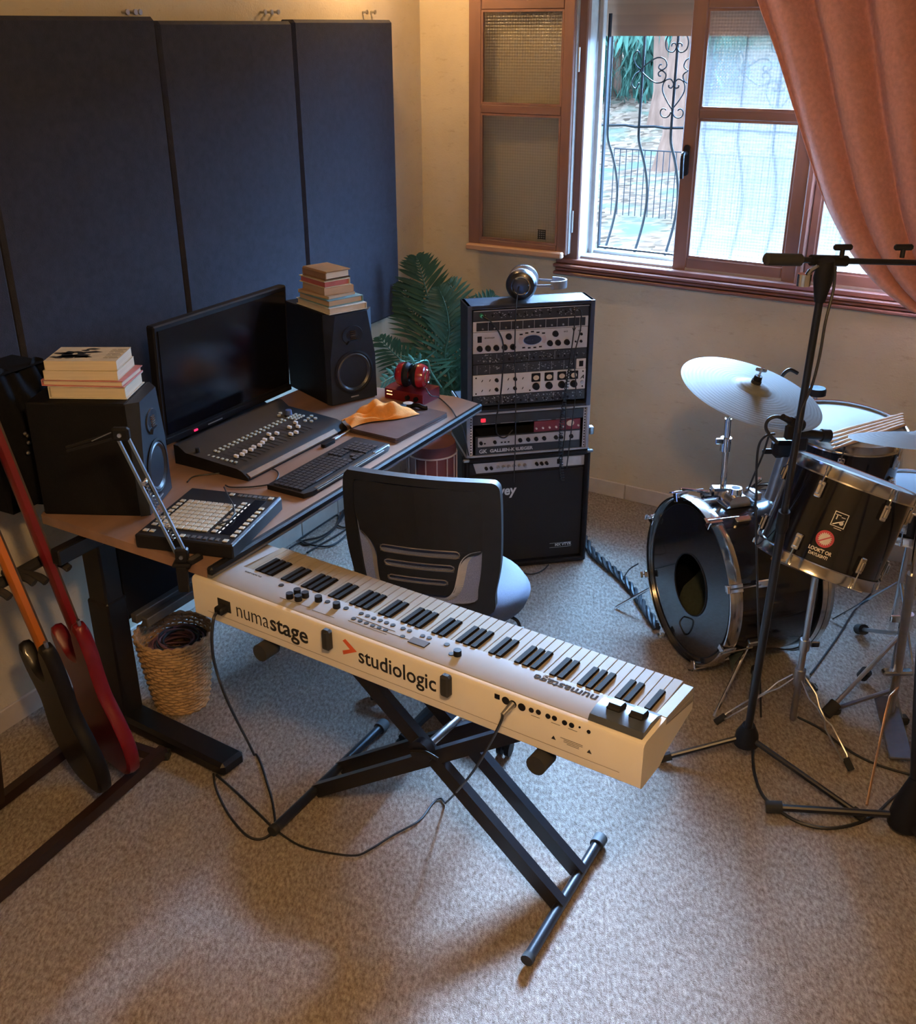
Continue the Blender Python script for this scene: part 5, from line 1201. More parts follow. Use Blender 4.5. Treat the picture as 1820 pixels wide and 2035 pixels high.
# cymbals
def cymbal(C0, nrm, rad, label, nm='cymbal', bell=.055):
    t = thing(nm, label, 'cymbal', frameZ(C0, nrm), 'cymbals of the kit')
    prof = [(.006, .030)]+[(bell*k/5, .030*math.sqrt(max(0, 1-(k/5)**2*.75))) for k in range(1, 6)]+[(bell+(rad-bell)*k/14, .0135-.019*(k/14)**1.35+.0006*(k % 2)) for k in range(1, 15)]
    b = MB().lathe(prof, None, 80); b.build('bronze_disc', CYM, t, ang=60)
    MB().cyl((0, 0, .030), (0, 0, .040), .016, n=16).build('felt', pm('black_felt', (.02, .02, .02), .9), t); MB().cyl((0, 0, .040), (0, 0, .056), .014, .012, 16).build('sleeve', BLK, t)
    b = MB(); b.cyl((0, 0, .03), (0, 0, .085), .004, n=8); b.box((0, 0, .076), (.038, .006, .012), b=.003); b.build('wing_nut', CHROME, t); return t
# lathed metal with fine tone rings
CYM = bpy.data.materials.new('cymbal_lathed'); CYM.use_nodes = True; N = CYM.node_tree.nodes; L = CYM.node_tree.links; pb = N['Principled BSDF']
pb.inputs['Base Color'].default_value = (.165, .18, .185, 1); pb.inputs['Metallic'].default_value = 0; pb.inputs['Roughness'].default_value = .55; pb.inputs['Specular IOR Level'].default_value = .06
tc = N.new('ShaderNodeTexCoord'); wv = N.new('ShaderNodeTexWave'); wv.wave_type = 'RINGS'; wv.rings_direction = 'Z'; wv.inputs['Scale'].default_value = 26; wv.inputs['Distortion'].default_value = 1.2; wv.inputs['Detail'].default_value = 3
L.new(tc.outputs['Object'], wv.inputs['Vector']); bp = N.new('ShaderNodeBump'); bp.inputs['Strength'].default_value = .25; bp.inputs['Distance'].default_value = .001; L.new(wv.outputs['Fac'], bp.inputs['Height']); L.new(bp.outputs[0], pb.inputs['Normal'])
cr = V((.929, 3.163, 1.149)); cn = V((math.sin(.286)*math.cos(-.636), math.sin(.286)*math.sin(-.636), math.cos(.286)))
cymbal(cr-cn*.0, cn, .231, 'wide pale crash cymbal tilted above the bass drum')
cs = thing('cymbal_stand', 'chrome cymbal arm rising from the bass drum to the crash cymbal', 'stand', V((0, 0, 0)))
b0 = at(1437, 968, .672); b1 = aty(1447, 832, b0.y); bt_ = cr-cn*.04
MB().tube([b0-V((0, 0, .03)), b1], .0115, 12).build('pole', CHROME, cs); 
mid = aty(1442, 880, b0.y); MB().tube([mid-V((0, 0, .03)), mid+V((0, 0, .02))], .019, 14).build('height_clamp', CHROME, cs); MB().box(tuple(mid+V((-.025, -.01, .01))), (.03, .012, .02), b=.003).build('wing_nut', CHROME, cs)
MB().tube([b1, b1+(bt_-b1)*.5+V((0, 0, .02)), bt_, cr+cn*.028], [.008, .007, .0045, .004], 10).build('tilter', CHROME, cs)
MB().box(tuple(b0+V((.0, 0, -.016))), (.09, .05, .035), b=.008).build('mount_block', CHROME, cs)
MB().tube([b0+V((-.05, 0, -.02)), b0+V((-.14, -.02, .0)), b0+V((-.16, -.02, .002))], .006, 8).build('memory_rod', CHROME, cs)
c2 = atd(1852, 874, 2.85)
cymbal(c2, V((.03, .24, 1)), .215, 'dull grey cymbal entering at the right edge of the photo')
hs = thing('hi_hat_stand', 'chrome hi hat stand with pedal and bent copper toned brace at the right edge', 'stand', V((0, 0, 0)))
h0 = at(1770, 1480, .02); pole_b = aty(1782, 1345, h0.y+.10); pole_t = c2-V((0, 0, .02))
MB().tube([pole_b-V((0, 0, .14)), pole_b, (pole_b+pole_t)/2], .0145, 12).build('lower_tube', STEEL, hs); MB().tube([(pole_b+pole_t)/2, pole_t], .008, 10).build('upper_tube', CHROME, hs)
jb = aty(1800, 1235, h0.y+.10); MB().tube([jb-V((0, 0, .025)), jb+V((0, 0, .03))], .021, 14).build('height_clamp', CHROME, hs); MB().box(tuple(jb+V((-.035, 0, .01))), (.035, .012, .025), b=.003).build('wing_nut', CHROME, hs)
jb2 = aty(1783, 1336, h0.y+.09); MB().box(tuple(jb2), (.10, .03, .018), b=.005).build('leg_collar', CHROME, hs)
COP = pm('copper_steel', (.62, .38, .22), .3, .9)
MB().tube([aty(1788, 1347, 2.95), aty(1783, 1368, 2.93), aty(1768, 1384, 2.90), aty(1757, 1430, 2.83), at(1722, 1600, .012)], .0042, 8).build('brace_rod', COP, hs)
fb = MB(); p0 = at(1752, 1500, .03); p1 = at(1795, 1392, .10)
MB().box(tuple((p0+p1)/2), (.075, .27, .010), rot=frame((0, 0, 0), V((.98, -.12, 0))).to_3x3() @ Matrix.Rotation(R(14), 3, 'X'), b=.003).build('footboard', pm('dark_steel', (.10, .10, .11), .4, .7), hs)
for fx, fy in ((1790, 1430), (1655, 1410)): q = at(fx, fy, .02); MB().tube([pole_b-V((0, 0, .05)), q], .008, 8).build('leg', STEEL, hs); MB().box(tuple(q), (.05, .04, .03), b=.008).build('rubber_foot', RUB, hs)
# boom foot near the hi-hat: dark rubber ended legs
bs = thing('boom_stand', 'chrome boom stand with fat rubber feet behind the tom stand', 'stand', V((0, 0, 0)))
bb_ = at(1790, 1260, .25)
for (fx, fy) in ((1712, 1345), (1640, 1420), (1706, 1250)):
    q = at(fx, fy, .022); MB().tube([bb_, q+(bb_-q)*.1], .008, 8).build('leg', STEEL, bs); MB().tube([q+(bb_-q)*.14, q], .021, 12).build('rubber_foot', RUB, bs)
MB().tube([bb_-V((0, 0, .15)), bb_+V((0, 0, .45))], .013, 12).build('pole', STEEL, bs)
# ------------------------------------------------------------------ microphone stands
MS = BMET
ms = thing('microphone_stand', 'tall black boom microphone stand in front of the drum kit', 'microphone stand', V((0, 0, 0)))
mbz = at(1484, 1462, .10); mt = aty(1636, 552, mbz.y-.30)
MB().tube([mbz-V((0, 0, .03)), mbz.lerp(mt, .55)], .0125, 12).build('lower_tube', MS, ms); MB().tube([mbz.lerp(mt, .55), mt], .0095, 12).build('upper_tube', MS, ms)
mc = mbz.lerp(mt, .55); dv = (mt-mbz).normalized(); MB().tube([mc-dv*.04, mc-dv*.02, mc+dv*.03], [.0135, .018, .016], 14).build('height_clutch', BLK, ms)
MB().tube([mbz-V((0, 0, .03)), mbz+V((0, 0, .01)), mbz+dv*.05], [.040, .036, .020], 18).build('hub', BLK, ms)
for (x, y) in ((1316, 1506), (1712, 1622), (1500, 1330)):
    q = at(x, y, .016); lg = MB().tube([mbz, q], .0095, 10).build('leg', MS, ms); d = (q-mbz).normalized(); MB().tube([q-d*.03, q+d*.01], .015, 10).build('rubber_foot', RUB, lg)
y0 = mt.y; bl_ = aty(1523, 515, y0-.04); br_ = aty(1900, 524, y0+.16)
MB().tube([bl_, br_], .0072, 10).build('boom', MS, ms); d = (br_-bl_).normalized(); MB().tube([bl_-d*.005, bl_, bl_+d*.095, bl_+d*.10], [.009, .0145, .0145, .010], 14).build('boom_grip', RUB, ms)
j = bl_+(br_-bl_)*.30; MB().tube([bl_.lerp(br_, .22), bl_.lerp(br_, .40)], .013, 12).build('boom_joint', BLK, ms)
MB().tube([mt-dv*.06, mt, mt+dv*.045], [.013, .024, .020], 14).build('swivel_head', BLK, ms)
for px_ in (1672, 1792):
    q = aty(px_, 512, y0); MB().cyl(q, q+V((0, 0, .022)), .006, n=8).box(tuple(q+V((0, 0, .024))), (.045, .012, .014), b=.004).build('wing_screw', BLK, ms)
cwp = aty(1597, 556, y0-.02); MB().tube([aty(1624, 530, y0-.01), aty(1610, 538, y0-.02), cwp], .006, 8).build('adjuster_arm', CHROME, ms); MB().cyl(cwp-V((0, 0, .014)), cwp+V((0, 0, .014)), .016, n=16).build('adjuster_knob', CHROME, ms)
cable('microphone_cable', [aty(1660, 530, y0-.03), aty(1656, 575, y0-.03), aty(1640, 640, y0-.04), aty(1628, 710, y0-.04), aty(1612, 770, y0-.04), aty(1592, 815, y0-.03), aty(1585, 860, y0-.02)], .0034, LEAD, 'thin cable hanging from the boom beside the tall stand pole')
ms2 = thing('microphone_stand', 'low black microphone stand cut off by the right edge of the photo', 'microphone stand', V((0, 0, 0)))
m2 = at(1806, 1610, .07)
MB().tube([m2-V((0, 0, .05)), m2-V((0, 0, .01)), m2+V((0, 0, .05)), m2+V((0, 0, .12))], [.055, .052, .040, .018], 20).build('hub', BLK, ms2)
MB().tube([m2+V((0, 0, .08)), aty(1822, 1420, m2.y+.02), aty(1850, 900, m2.y+.05)], .0125, 12).build('pole', MS, ms2)
for (x, y) in ((1524, 1603), (1990, 1560), (1900, 1800)):
    q = at(x, y, .020); lg = MB().tube([m2-V((0, 0, .02)), q], .011, 10).build('leg', MS, ms2); d = (q-m2).normalized(); MB().tube([q-d*.045, q+d*.004], .0185, 12).build('rubber_foot', RUB, lg)
# tom microphones with cable loops
def dmic(px0, py0, px1, py1, yd, label):
    t = thing('drum_microphone', label, 'microphone', V((0, 0, 0))); a = aty(px0, py0, yd); c = aty(px1, py1, yd+.02)
    d = (c-a).normalized(); MB().tube([a, a+d*.01, c-d*.03, c-d*.028, c], [.012, .015, .015, .020, .020], 14).build('body', BLK, t); MB().tube([a-d*.035, a], .0095, 12).build('connector', BMET, t)
    MB().box(tuple(a.lerp(c, .2)-V((0, 0, .03))), (.035, .02, .05), b=.006).build('clip', BLK, t); return t
yk = 2.86
dmic(1582, 862, 1648, 866, 3.0, 'black clip on microphone at the rear tom rim behind the stand pole')
cable('microphone_cable', [aty(1566, 838, yk), aty(1545, 828, yk), aty(1527, 834, yk), aty(1522, 850, yk), aty(1531, 866, yk), aty(1545, 880, yk)], .0055, LEAD, 'thick loop of black cable left of the stand pole above the tom')
dmic(1570, 836, 1590, 846, 2.86, 'small black microphone plug beside the stand pole under the crash cymbal')
cable('microphone_cable', [aty(1540, 862, yk), aty(1522, 866, yk), aty(1508, 885, yk+.02), aty(1503, 930, yk+.03), aty(1503, 990, yk+.04), aty(1502, 1040, yk+.05), at(1512, 1425, .01)], .0036, LEAD, 'black cable dropping from the tom microphone past the bass drum')
cable('microphone_cable', [aty(1527, 868, yk), aty(1515, 905, yk+.03), aty(1498, 945, yk+.05), aty(1486, 975, yk+.06)], .0030, LEAD, 'second thin cable crossing behind the first near the crash cymbal pole')
cable('cymbal_cable', [aty(1585, 742, 3.6), aty(1570, 735, 3.6), aty(1558, 742, 3.6), aty(1550, 755, 3.62)], .007, LEAD, 'short thick cable loop behind the crash cymbal')
pd = thing('practice_knob', 'round black knob of a stand behind the crash cymbal', 'stand knob', aty(1622, 778, 3.98)); MB().lathe([(.001, .015), (.034, .015), (.038, .008), (.038, -.012), (.001, -.014)], None, 24).build('knob_cap', BLK, pd); MB().cyl((0, 0, -.012), (0, 0, -aty(1622, 778, 3.98).z+.004), .008, n=10).build('rod', STEEL, pd)
bm = thing('tom_bracket', 'black plastic clamp with wing nut on the stand left of the tom', 'clamp', aty(1555, 890, 3.20))
MB().box((0, 0, 0), (.07, .05, .06), b=.012).build('clamp_body', BLK, bm); MB().box((-.045, 0, -.012), (.04, .012, .018), b=.004).build('wing_nut', BLK, bm); MB().cyl((.01, 0, -.02), (.0, .05, -.20), .022, n=14).build('tube', pm('grey_tube', (.25, .26, .30), .3, .8), bm)
# ------------------------------------------------------------------ microphone arm clamped to the desk corner
t = thing('scissor_stand', 'folded black scissor microphone arm clamped to the near desk corner', 'microphone arm', V((0, 0, 0)))
a0 = at(362, 1104, DZ+.02); a1 = aty(240, 862, a0.y-.02)
ARM = pm('arm_metal_lit', (.16, .21, .28), .35, .5)  # black bars coloured paler and bluish, daylight on them put into the colour
sd = RT*.0; dv = (a1-a0).normalized(); pv = dv.cross(V((0, 1, 0))).normalized()
for k in (-1, 1):
    MB().tube([a0+pv*.013*k, a1+pv*.013*k], .0048, 4).build('arm_bar', ARM, t)
pts = [a0+dv*(.05+i*.0021)+pv*.0045*math.cos(i*1.3)+V((0, .0045*math.sin(i*1.3), 0)) for i in range(90)]
MB().tube(pts, .0011, 4).build('spring', STEEL, t)
MB().box(tuple(a0-V((0, 0, .005))), (.035, .022, .055), b=.004).build('lower_bracket', BLK, t); MB().box(tuple(a1), (.045, .022, .035), b=.006).build('elbow_bracket', BLK, t)
a2 = aty(132, 893, a1.y-.01)
for k in (-1, 1): MB().tube([a1+V((0, 0, .008*k)), a2+V((0, 0, .005*k))], .004, 6).build('upper_arm_bar', BLK, t)
MB().tube([a1+V((-.02, -.012, .008)), a1.lerp(a2, .5)+V((0, -.012, .006))], .0015, 5).build('upper_spring', STEEL, t)
for f_ in (0, .62, 1): q = a0.lerp(a1, f_); MB().cyl(q-V((0, .016, 0)), q+V((0, .016, 0)), .0055, n=8).build('pivot_screw', STEEL, t)
MB().cyl(a0-V((0, 0, .095)), a0-V((0, 0, .02)), .011, n=12).box(tuple(a0+V((0, 0, -.022))), (.05, .045, .012), b=.003).box(tuple(a0+V((.0, -.02, -.062))), (.03, .014, .075), b=.003).build('desk_clamp', BLK, t)
t = thing('phone_case', 'small dark rounded device lying by the near desk corner', 'device', frame(at(387, 1114, DZ+.001), DD))
MB().prism(rrect(-.026, -.013, .026, .013, .011), 0, .010).build('shell', BLK, t); MB().prism(rrect(-.019, -.008, .019, .008, .007), .010, .011).build('top_face', pm('dark_grey', (.05, .045, .04), .5), t)
t = thing('usb_hub', 'black usb hub with a silver plug between laptop and computer keyboard', 'usb hub', frame(at(652, 884, DZ+.001), DD))
MB().prism(rrect(-.032, -.010, .032, .010, .006), 0, .012).build('housing', BLK, t); MB().box((.055, .004, .007), (.035, .014, .008), b=.002).build('silver_plug', ALU, t)
MB().tube(smooth_path([(.07, .004, .007), (.11, .006, .006), (.15, .01, .006)]), .0025, 6).build('white_cable', pm('grey_cable', (.35, .36, .38), .5), t)
def desk_path(pts, z=.004): return [at(x, y, DZ+z) for x, y in pts]
cable('desk_cable', desk_path([(372, 958), (385, 947), (420, 942), (460, 938), (505, 936), (540, 932), (553, 940), (550, 952), (540, 960)]), .0024, LEAD, 'thin black cable running from the fader controller to the computer keyboard')
cable('desk_cable', desk_path([(540, 962), (515, 966), (490, 968), (458, 968), (448, 964)]), .0024, LEAD, 'thin black cable lying between pad controller and computer keyboard')
cable('desk_cable', [at(445, 968, DZ+.050), at(455, 988, DZ+.052), at(464, 1005, DZ+.052), at(465, 1022, DZ+.052), at(450, 1036, DZ+.052), at(425, 1045, DZ+.050)], .0022, LEAD, 'short black cable curling over the pad controller')
cable('headphone_lead', [at(846, 772, DZ+.06), at(856, 786, DZ+.05), at(872, 790, DZ+.010), at(896, 812, DZ+.004), at(906, 828, DZ+.004), at(918, 848, DZ-.05), at(926, 880, DZ-.12), at(931, 905, DZ-.18)], .0024, LEAD, 'black headphone lead crossing the far end of the desk and dropping over its edge')
# ------------------------------------------------------------------ wicker basket
bc_ = at(363, 1393, 0); WICK = pm('wicker', (.44, .29, .15), .65, var=.28, scale=30, bump=.3)
t = thing('wicker_basket', 'pale wicker basket full of cables beside the desk leg', 'basket', V((bc_.x, bc_.y, 0)))
HBk = .285
def brad(z): return .088+.042*(z/HBk)**.8
b = MB()
for k in range(24):
    z = .006+k*(HBk-.01)/23; pts = []
    for i in range(72):
        a = 2*PI*i/72; pts.append((( brad(z)+.0032*math.cos(18*a+PI*(k % 2)))*math.cos(a), (brad(z)+.0032*math.cos(18*a+PI*(k % 2)))*math.sin(a), z+.002*math.sin(a*3+k)))
    b.tube(pts, .0056, 5, closed=True)
o = b.build('weave', WICK, t); o['kind'] = 'stuff'
me = MB().tube([(brad(0), 0, .003), (brad(HBk*.3), 0, HBk*.3), (brad(HBk*.6), 0, HBk*.6), (brad(HBk), 0, HBk+.004)], .0035, 5).mesh('stake', WICK)
for k in range(36):
    o = bpy.data.objects.new('stake', me); COL.objects.link(o); o.parent = t; o.rotation_euler = (0, 0, 2*PI*k/36)
MB().tube([((brad(HBk)+.003*math.cos(24*a))*math.cos(a), (brad(HBk)+.003*math.cos(24*a))*math.sin(a), HBk+.006+.003*math.sin(24*a)) for a in [2*PI*i/120 for i in range(120)]], .0065, 6, closed=True).build('rim', WICK, t)
MB().lathe([(.0005, .004), (.085, .004), (.12, .20)], None, 30).build('liner', pm('basket_inside', (.16, .08, .045), .8), t)
rnd = random.Random(12); PURP = pm('purple_cable', (.20, .10, .15), .5); 
for k in range(3):
    pts = []
    for i in range(70):
        a = i*.42+k; r_ = .075+.018*math.sin(i*.31+k*2); pts.append((bc_.x+r_*math.cos(a)+.01*k, bc_.y+r_*math.sin(a), min(.262, .19+.06*abs(math.sin(i*.13+k))+.022*k)))
    o = MB().tube(smooth_path(pts, 3), .0042, 6).build('coiled_cable', PURP if k < 2 else LEAD)
    tag(o, ['dull purple cable coiled in the wicker basket, lying outermost', 'dull purple cable coiled in the wicker basket, lying topmost at its left side', 'black cable coiled at the middle of the wicker basket'][k], 'cable', 'cables coiled in the basket')
# ------------------------------------------------------------------ palm, red drum, bag
FRND = pm('palm_leaf', (.035, .10, .055), .45, var=.35, scale=5)
def frond(par, pts, wl, n, up=V((0, 0, 1)), nm='frond', droop=.25, seed=1, wleaf=.009):
    rnd = random.Random(seed); P = smooth_path(pts, 8); m = len(P); b = MB(); b.tube(P, [.006-.004*i/m for i in range(m)], 5)
    for i in range(n):
        f = .06+.93*i/n; k = min(int(f*(m-1)), m-2); p = P[k].lerp(P[k+1], f*(m-1)-k); d = (P[k+1]-P[k]).normalized()
        s_ = d.cross(up)
        s_ = s_.normalized() if s_.length > .05 else d.orthogonal().normalized()
        L_ = wl*math.sin(PI*min(1, .18+f*.82))**.7
        for sg in (-1, 1):
            dr = (d*.75+s_*sg*1.0+V((rnd.gauss(0, .05), rnd.gauss(0, .05), rnd.gauss(0, .05)))).normalized(); nn = dr.cross(d).normalized(); sd = nn.cross(dr).normalized()*wleaf
            q1 = p+dr*L_*.35; q2 = p+dr*L_*.7-ZZ*L_*droop*.25; q3 = p+dr*L_-ZZ*L_*droop*.6
            b.add([p-sd*.3, p+sd*.3, q1+sd, q1-sd, q2+sd*.8, q2-sd*.8, q3, q1+nn*wleaf*.4, q2+nn*wleaf*.3], [(0, 1, 2, 7), (0, 7, 3), (3, 7, 8, 5), (7, 2, 4, 8), (5, 8, 6), (8, 4, 6)])
    return b.build(nm, FRND if seed != 2 else pm('palm_leaf_lit', (.11, .27, .19), .45, var=.2), par, ang=80)  # front frond gets a lighter teal copy, its daylight painted into the leaf
pb_ = V((.02, 4.98, 0))
t = thing('palm_plant', 'dark green feathery palm in the room corner behind the desk', 'plant', V((0, 0, 0)))
def W3(x, y, d): return aty(x, y, d-.07)
ct = pb_+V((0, 0, .42))
frond(t, [ct, W3(872, 740, 5.0), W3(862, 640, 5.03), W3(842, 560, 5.05), W3(826, 508, 5.05)], .21, 34, up=V((.3, 1, 0)), seed=1, droop=.1)
frond(t, [ct, W3(860, 745, 4.86), W3(846, 716, 4.72), W3(800, 738, 4.6), W3(756, 762, 4.52)], .17, 18, up=V((.2, 1, .5)), seed=2, droop=.0)
frond(t, [ct, W3(905, 760, 5.0), W3(925, 690, 5.05), W3(950, 630, 5.08), W3(985, 585, 5.1)], .20, 28, up=V((-.3, 1, 0)), seed=3)
frond(t, [ct, W3(845, 760, 4.95), W3(815, 730, 4.92), W3(780, 700, 4.9), W3(752, 668, 4.88)], .15, 22, up=V((.3, 1, 0)), seed=4)
frond(t, [ct, W3(850, 700, 5.1), W3(830, 640, 5.12), W3(812, 600, 5.13), W3(800, 560, 5.14)], .19, 26, up=V((.3, 1, 0)), seed=5)
frond(t, [ct, W3(885, 720, 4.92), W3(892, 660, 4.9), W3(886, 610, 4.9), W3(870, 570, 4.9)], .17, 26, up=V((.0, 1, .2)), seed=6)
frond(t, [ct, W3(870, 790, 4.8), W3(862, 778, 4.7), W3(880, 790, 4.62), W3(896, 800, 4.6)], .12, 16, up=V((.0, 1, .4)), seed=7)
frond(t, [ct, W3(840, 780, 4.9), W3(812, 768, 4.85), W3(790, 780, 4.8), W3(770, 800, 4.78)], .14, 18, up=V((.0, 1, .4)), seed=8)
frond(t, [ct, W3(905, 740, 5.1), W3(915, 660, 5.15), W3(905, 590, 5.15), W3(890, 560, 5.15)], .16, 22, up=V((-.1, 1, 0)), seed=9)
frond(t, [ct, W3(920, 780, 5.0), W3(935, 740, 5.0), W3(955, 700, 5.0), W3(975, 660, 5.0)], .15, 20, up=V((-.3, 1, 0)), seed=10)
for k in range(5): MB().tube(smooth_path([pb_+V((.02*math.cos(k), .02*math.sin(k), .28)), pb_+V((.03*math.cos(k), .03*math.sin(k), .42)), pb_+V((.05*math.cos(k*1.3), .03, .60))], 4), .008, 6).build('stem', pm('palm_stem', (.12, .09, .05), .7), t)
MB().lathe([(.0005, .0), (.11, .0), (.14, .30), (.130, .30), (.125, .26), (.0005, .26)], T(pb_.x, pb_.y, 0), 28).build('pot', pm('terracotta', (.30, .17, .10), .7), t)
dj = aty(858, 905, 4.12); dj.z = 0
t = thing('rope_drum', 'dark red hand drum laced with white rope, standing under the far end of the desk', 'hand drum', dj)
DRD = pm('red_wood', (.14, .03, .025), .5, var=.25, scale=10, stretch=(1, 1, .2)); ROP = pm('rope', (.50, .40, .34), .8)
MB().lathe([(.0005, .62), (.099, .62), (.103, .60), (.101, .42), (.09, .28), (.072, .16), (.085, 0), (.0005, 0)], None, 36).build('shell', DRD, t)
for z, r_ in ((.575, .105), (.43, .104)): MB().tube([(r_*math.cos(2*PI*i/36), r_*math.sin(2*PI*i/36), z) for i in range(36)], .004, 6, closed=True).build('rope_ring', ROP, t)
for k in range(14):
    a, c = 2*PI*k/14, 2*PI*(k+.5)/14; e = 2*PI*(k+1)/14
    MB().tube([(  .104*math.cos(a),   .104*math.sin(a), .43), (.098*math.cos(c), .098*math.sin(c), .36), (.088*math.cos(c), .088*math.sin(c), .24)], .0028, 5).tube([(  .104*math.cos(e),   .104*math.sin(e), .43), (.098*math.cos(c), .098*math.sin(c), .36)], .0028, 5).build('rope_lace', ROP, t)
    MB().tube([(  .105*math.cos(a),   .105*math.sin(a), .575), (.1045*math.cos(a), .1045*math.sin(a), .43)], .0028, 5).build('rope_lace', ROP, t)
gpl = CO-NA*.13
def wb(x, y, o=.21): return onp(x, y, CO-NA*o, NA)
c0 = wb(45, 862); Mg = frame(V((c0.x, c0.y, c0.z)), DA)
t = thing('black_bag', 'soft black bag with metal studs against the wall, left of the left speaker', 'bag', Mg)
w_ = (wb(104, 870)-wb(-30, 870)).length; h_ = .42
b = MB(); b.grid(lambda s_, q: V(((s_-.5)*w_*(1-.25*q*q), -.03+.05*math.cos(PI*(s_-.5)*1.0)*-1*(math.sin(PI*min(1, q*.9+.1)))+.008*math.sin(s_*20+q*9), (q-.5)*h_+.015*math.sin(s_*9))), 24, 20)
b.add([(-w_/2, .10, -h_/2), (w_/2, .10, -h_/2), (w_/2*.75, .10, h_/2), (-w_/2*.75, .10, h_/2), (-w_/2, -.05, -h_/2), (w_/2, -.05, -h_/2), (w_/2*.75, -.05, h_/2), (-w_/2*.75, -.05, h_/2)], [(0, 1, 5, 4), (2, 3, 7, 6), (1, 2, 6, 5), (3, 0, 4, 7), (0, 3, 2, 1)])
b.build('bag_body', BLKM, t, ang=80)
for x, y in ((56, 866), (58, 880), (57, 900), (51, 862)): q = Mg.inverted() @ wb(x, y, .30); MB().sphere((q.x, -.088, q.z), .006, 8).build('stud', STEEL, t)
# ------------------------------------------------------------------ guitar rack and two guitars
rk = thing('guitar_rack', 'dark wooden guitar rack with two floor rails at the left edge', 'guitar stand', V((0, 0, 0)))
RKW = pm('dark_wood', (.018, .007, .005), .45, var=.25, scale=8); PADM_ = pm('foam_black', (.018, .015, .015), .85)
fr0 = at(-60, 1825, .03); fr1 = at(325, 1492, .03); rr0 = at(-60, 1638, .03); dirr = (fr1-fr0).normalized()
rn = ZZ.cross(dirr).normalized(); rr1 = fr1+rn*(rr0-fr0).dot(rn)
def pbar(a, c, w, h, nm, mat, par):
    d = (c-a).normalized(); s_ = d.cross(ZZ); s_ = s_.normalized() if s_.length > .01 else V((1, 0, 0)); n_ = s_.cross(d)
    vs = [p+s_*x*w/2+n_*y*h/2 for p in (a, c) for x, y in ((-1, -1), (1, -1), (1, 1), (-1, 1))]
    return MB().add(vs, [(0, 1, 2, 3)[::-1], (4, 5, 6, 7), (0, 1, 5, 4), (1, 2, 6, 5), (2, 3, 7, 6), (3, 0, 4, 7)]).build(nm, mat, par)
pbar(fr0, fr1, .030, .036, 'front_rail', RKW, rk); pbar(rr0, rr1, .030, .036, 'rear_rail', RKW, rk)
pbar(fr1-dirr*.03, rr1-dirr*.03, .03, .03, 'end_rail', RKW, rk)
for q in (fr1, rr1): MB().box((q.x, q.y, .015), (.04, .04, .03), b=.006).build('rubber_foot', RUB, rk)
zt2 = .70; rn = rn
u0 = rr0-rn*.11; u1 = rr1-rn*.11-dirr*.03; u0.z = u1.z = zt2
hk1 = onp(86, 1130, u0, rn); hk2 = onp(14, 1159, u0, rn)
u0.z = u1.z = hk1.z-.01
pbar(rr1-dirr*.42, u1-dirr*.39, .03, .03, 'upright', RKW, rk); pbar(rr0+dirr*.02, u0, .03, .03, 'upright', RKW, rk)
MB().tube([u0+rn*.06, u1+rn*.06-dirr*.05], .017, 10).build('upper_rail', PADM_, rk)
def hook(p):
    b0_ = p-dirr*.045; MB().tube(smooth_path([b0_+rn*.06, b0_+rn*.02, b0_-rn*.03, b0_-rn*.055+V((0, 0, -.01))], 4), .012, 8).build('padded_hook', PADM_, rk)
    b0_ = p+dirr*.045; MB().tube(smooth_path([b0_+rn*.06, b0_+rn*.02, b0_-rn*.03, b0_-rn*.055+V((0, 0, -.01))], 4), .012, 8).build('padded_hook', PADM_, rk)
hook(hk1); hook(hk2)
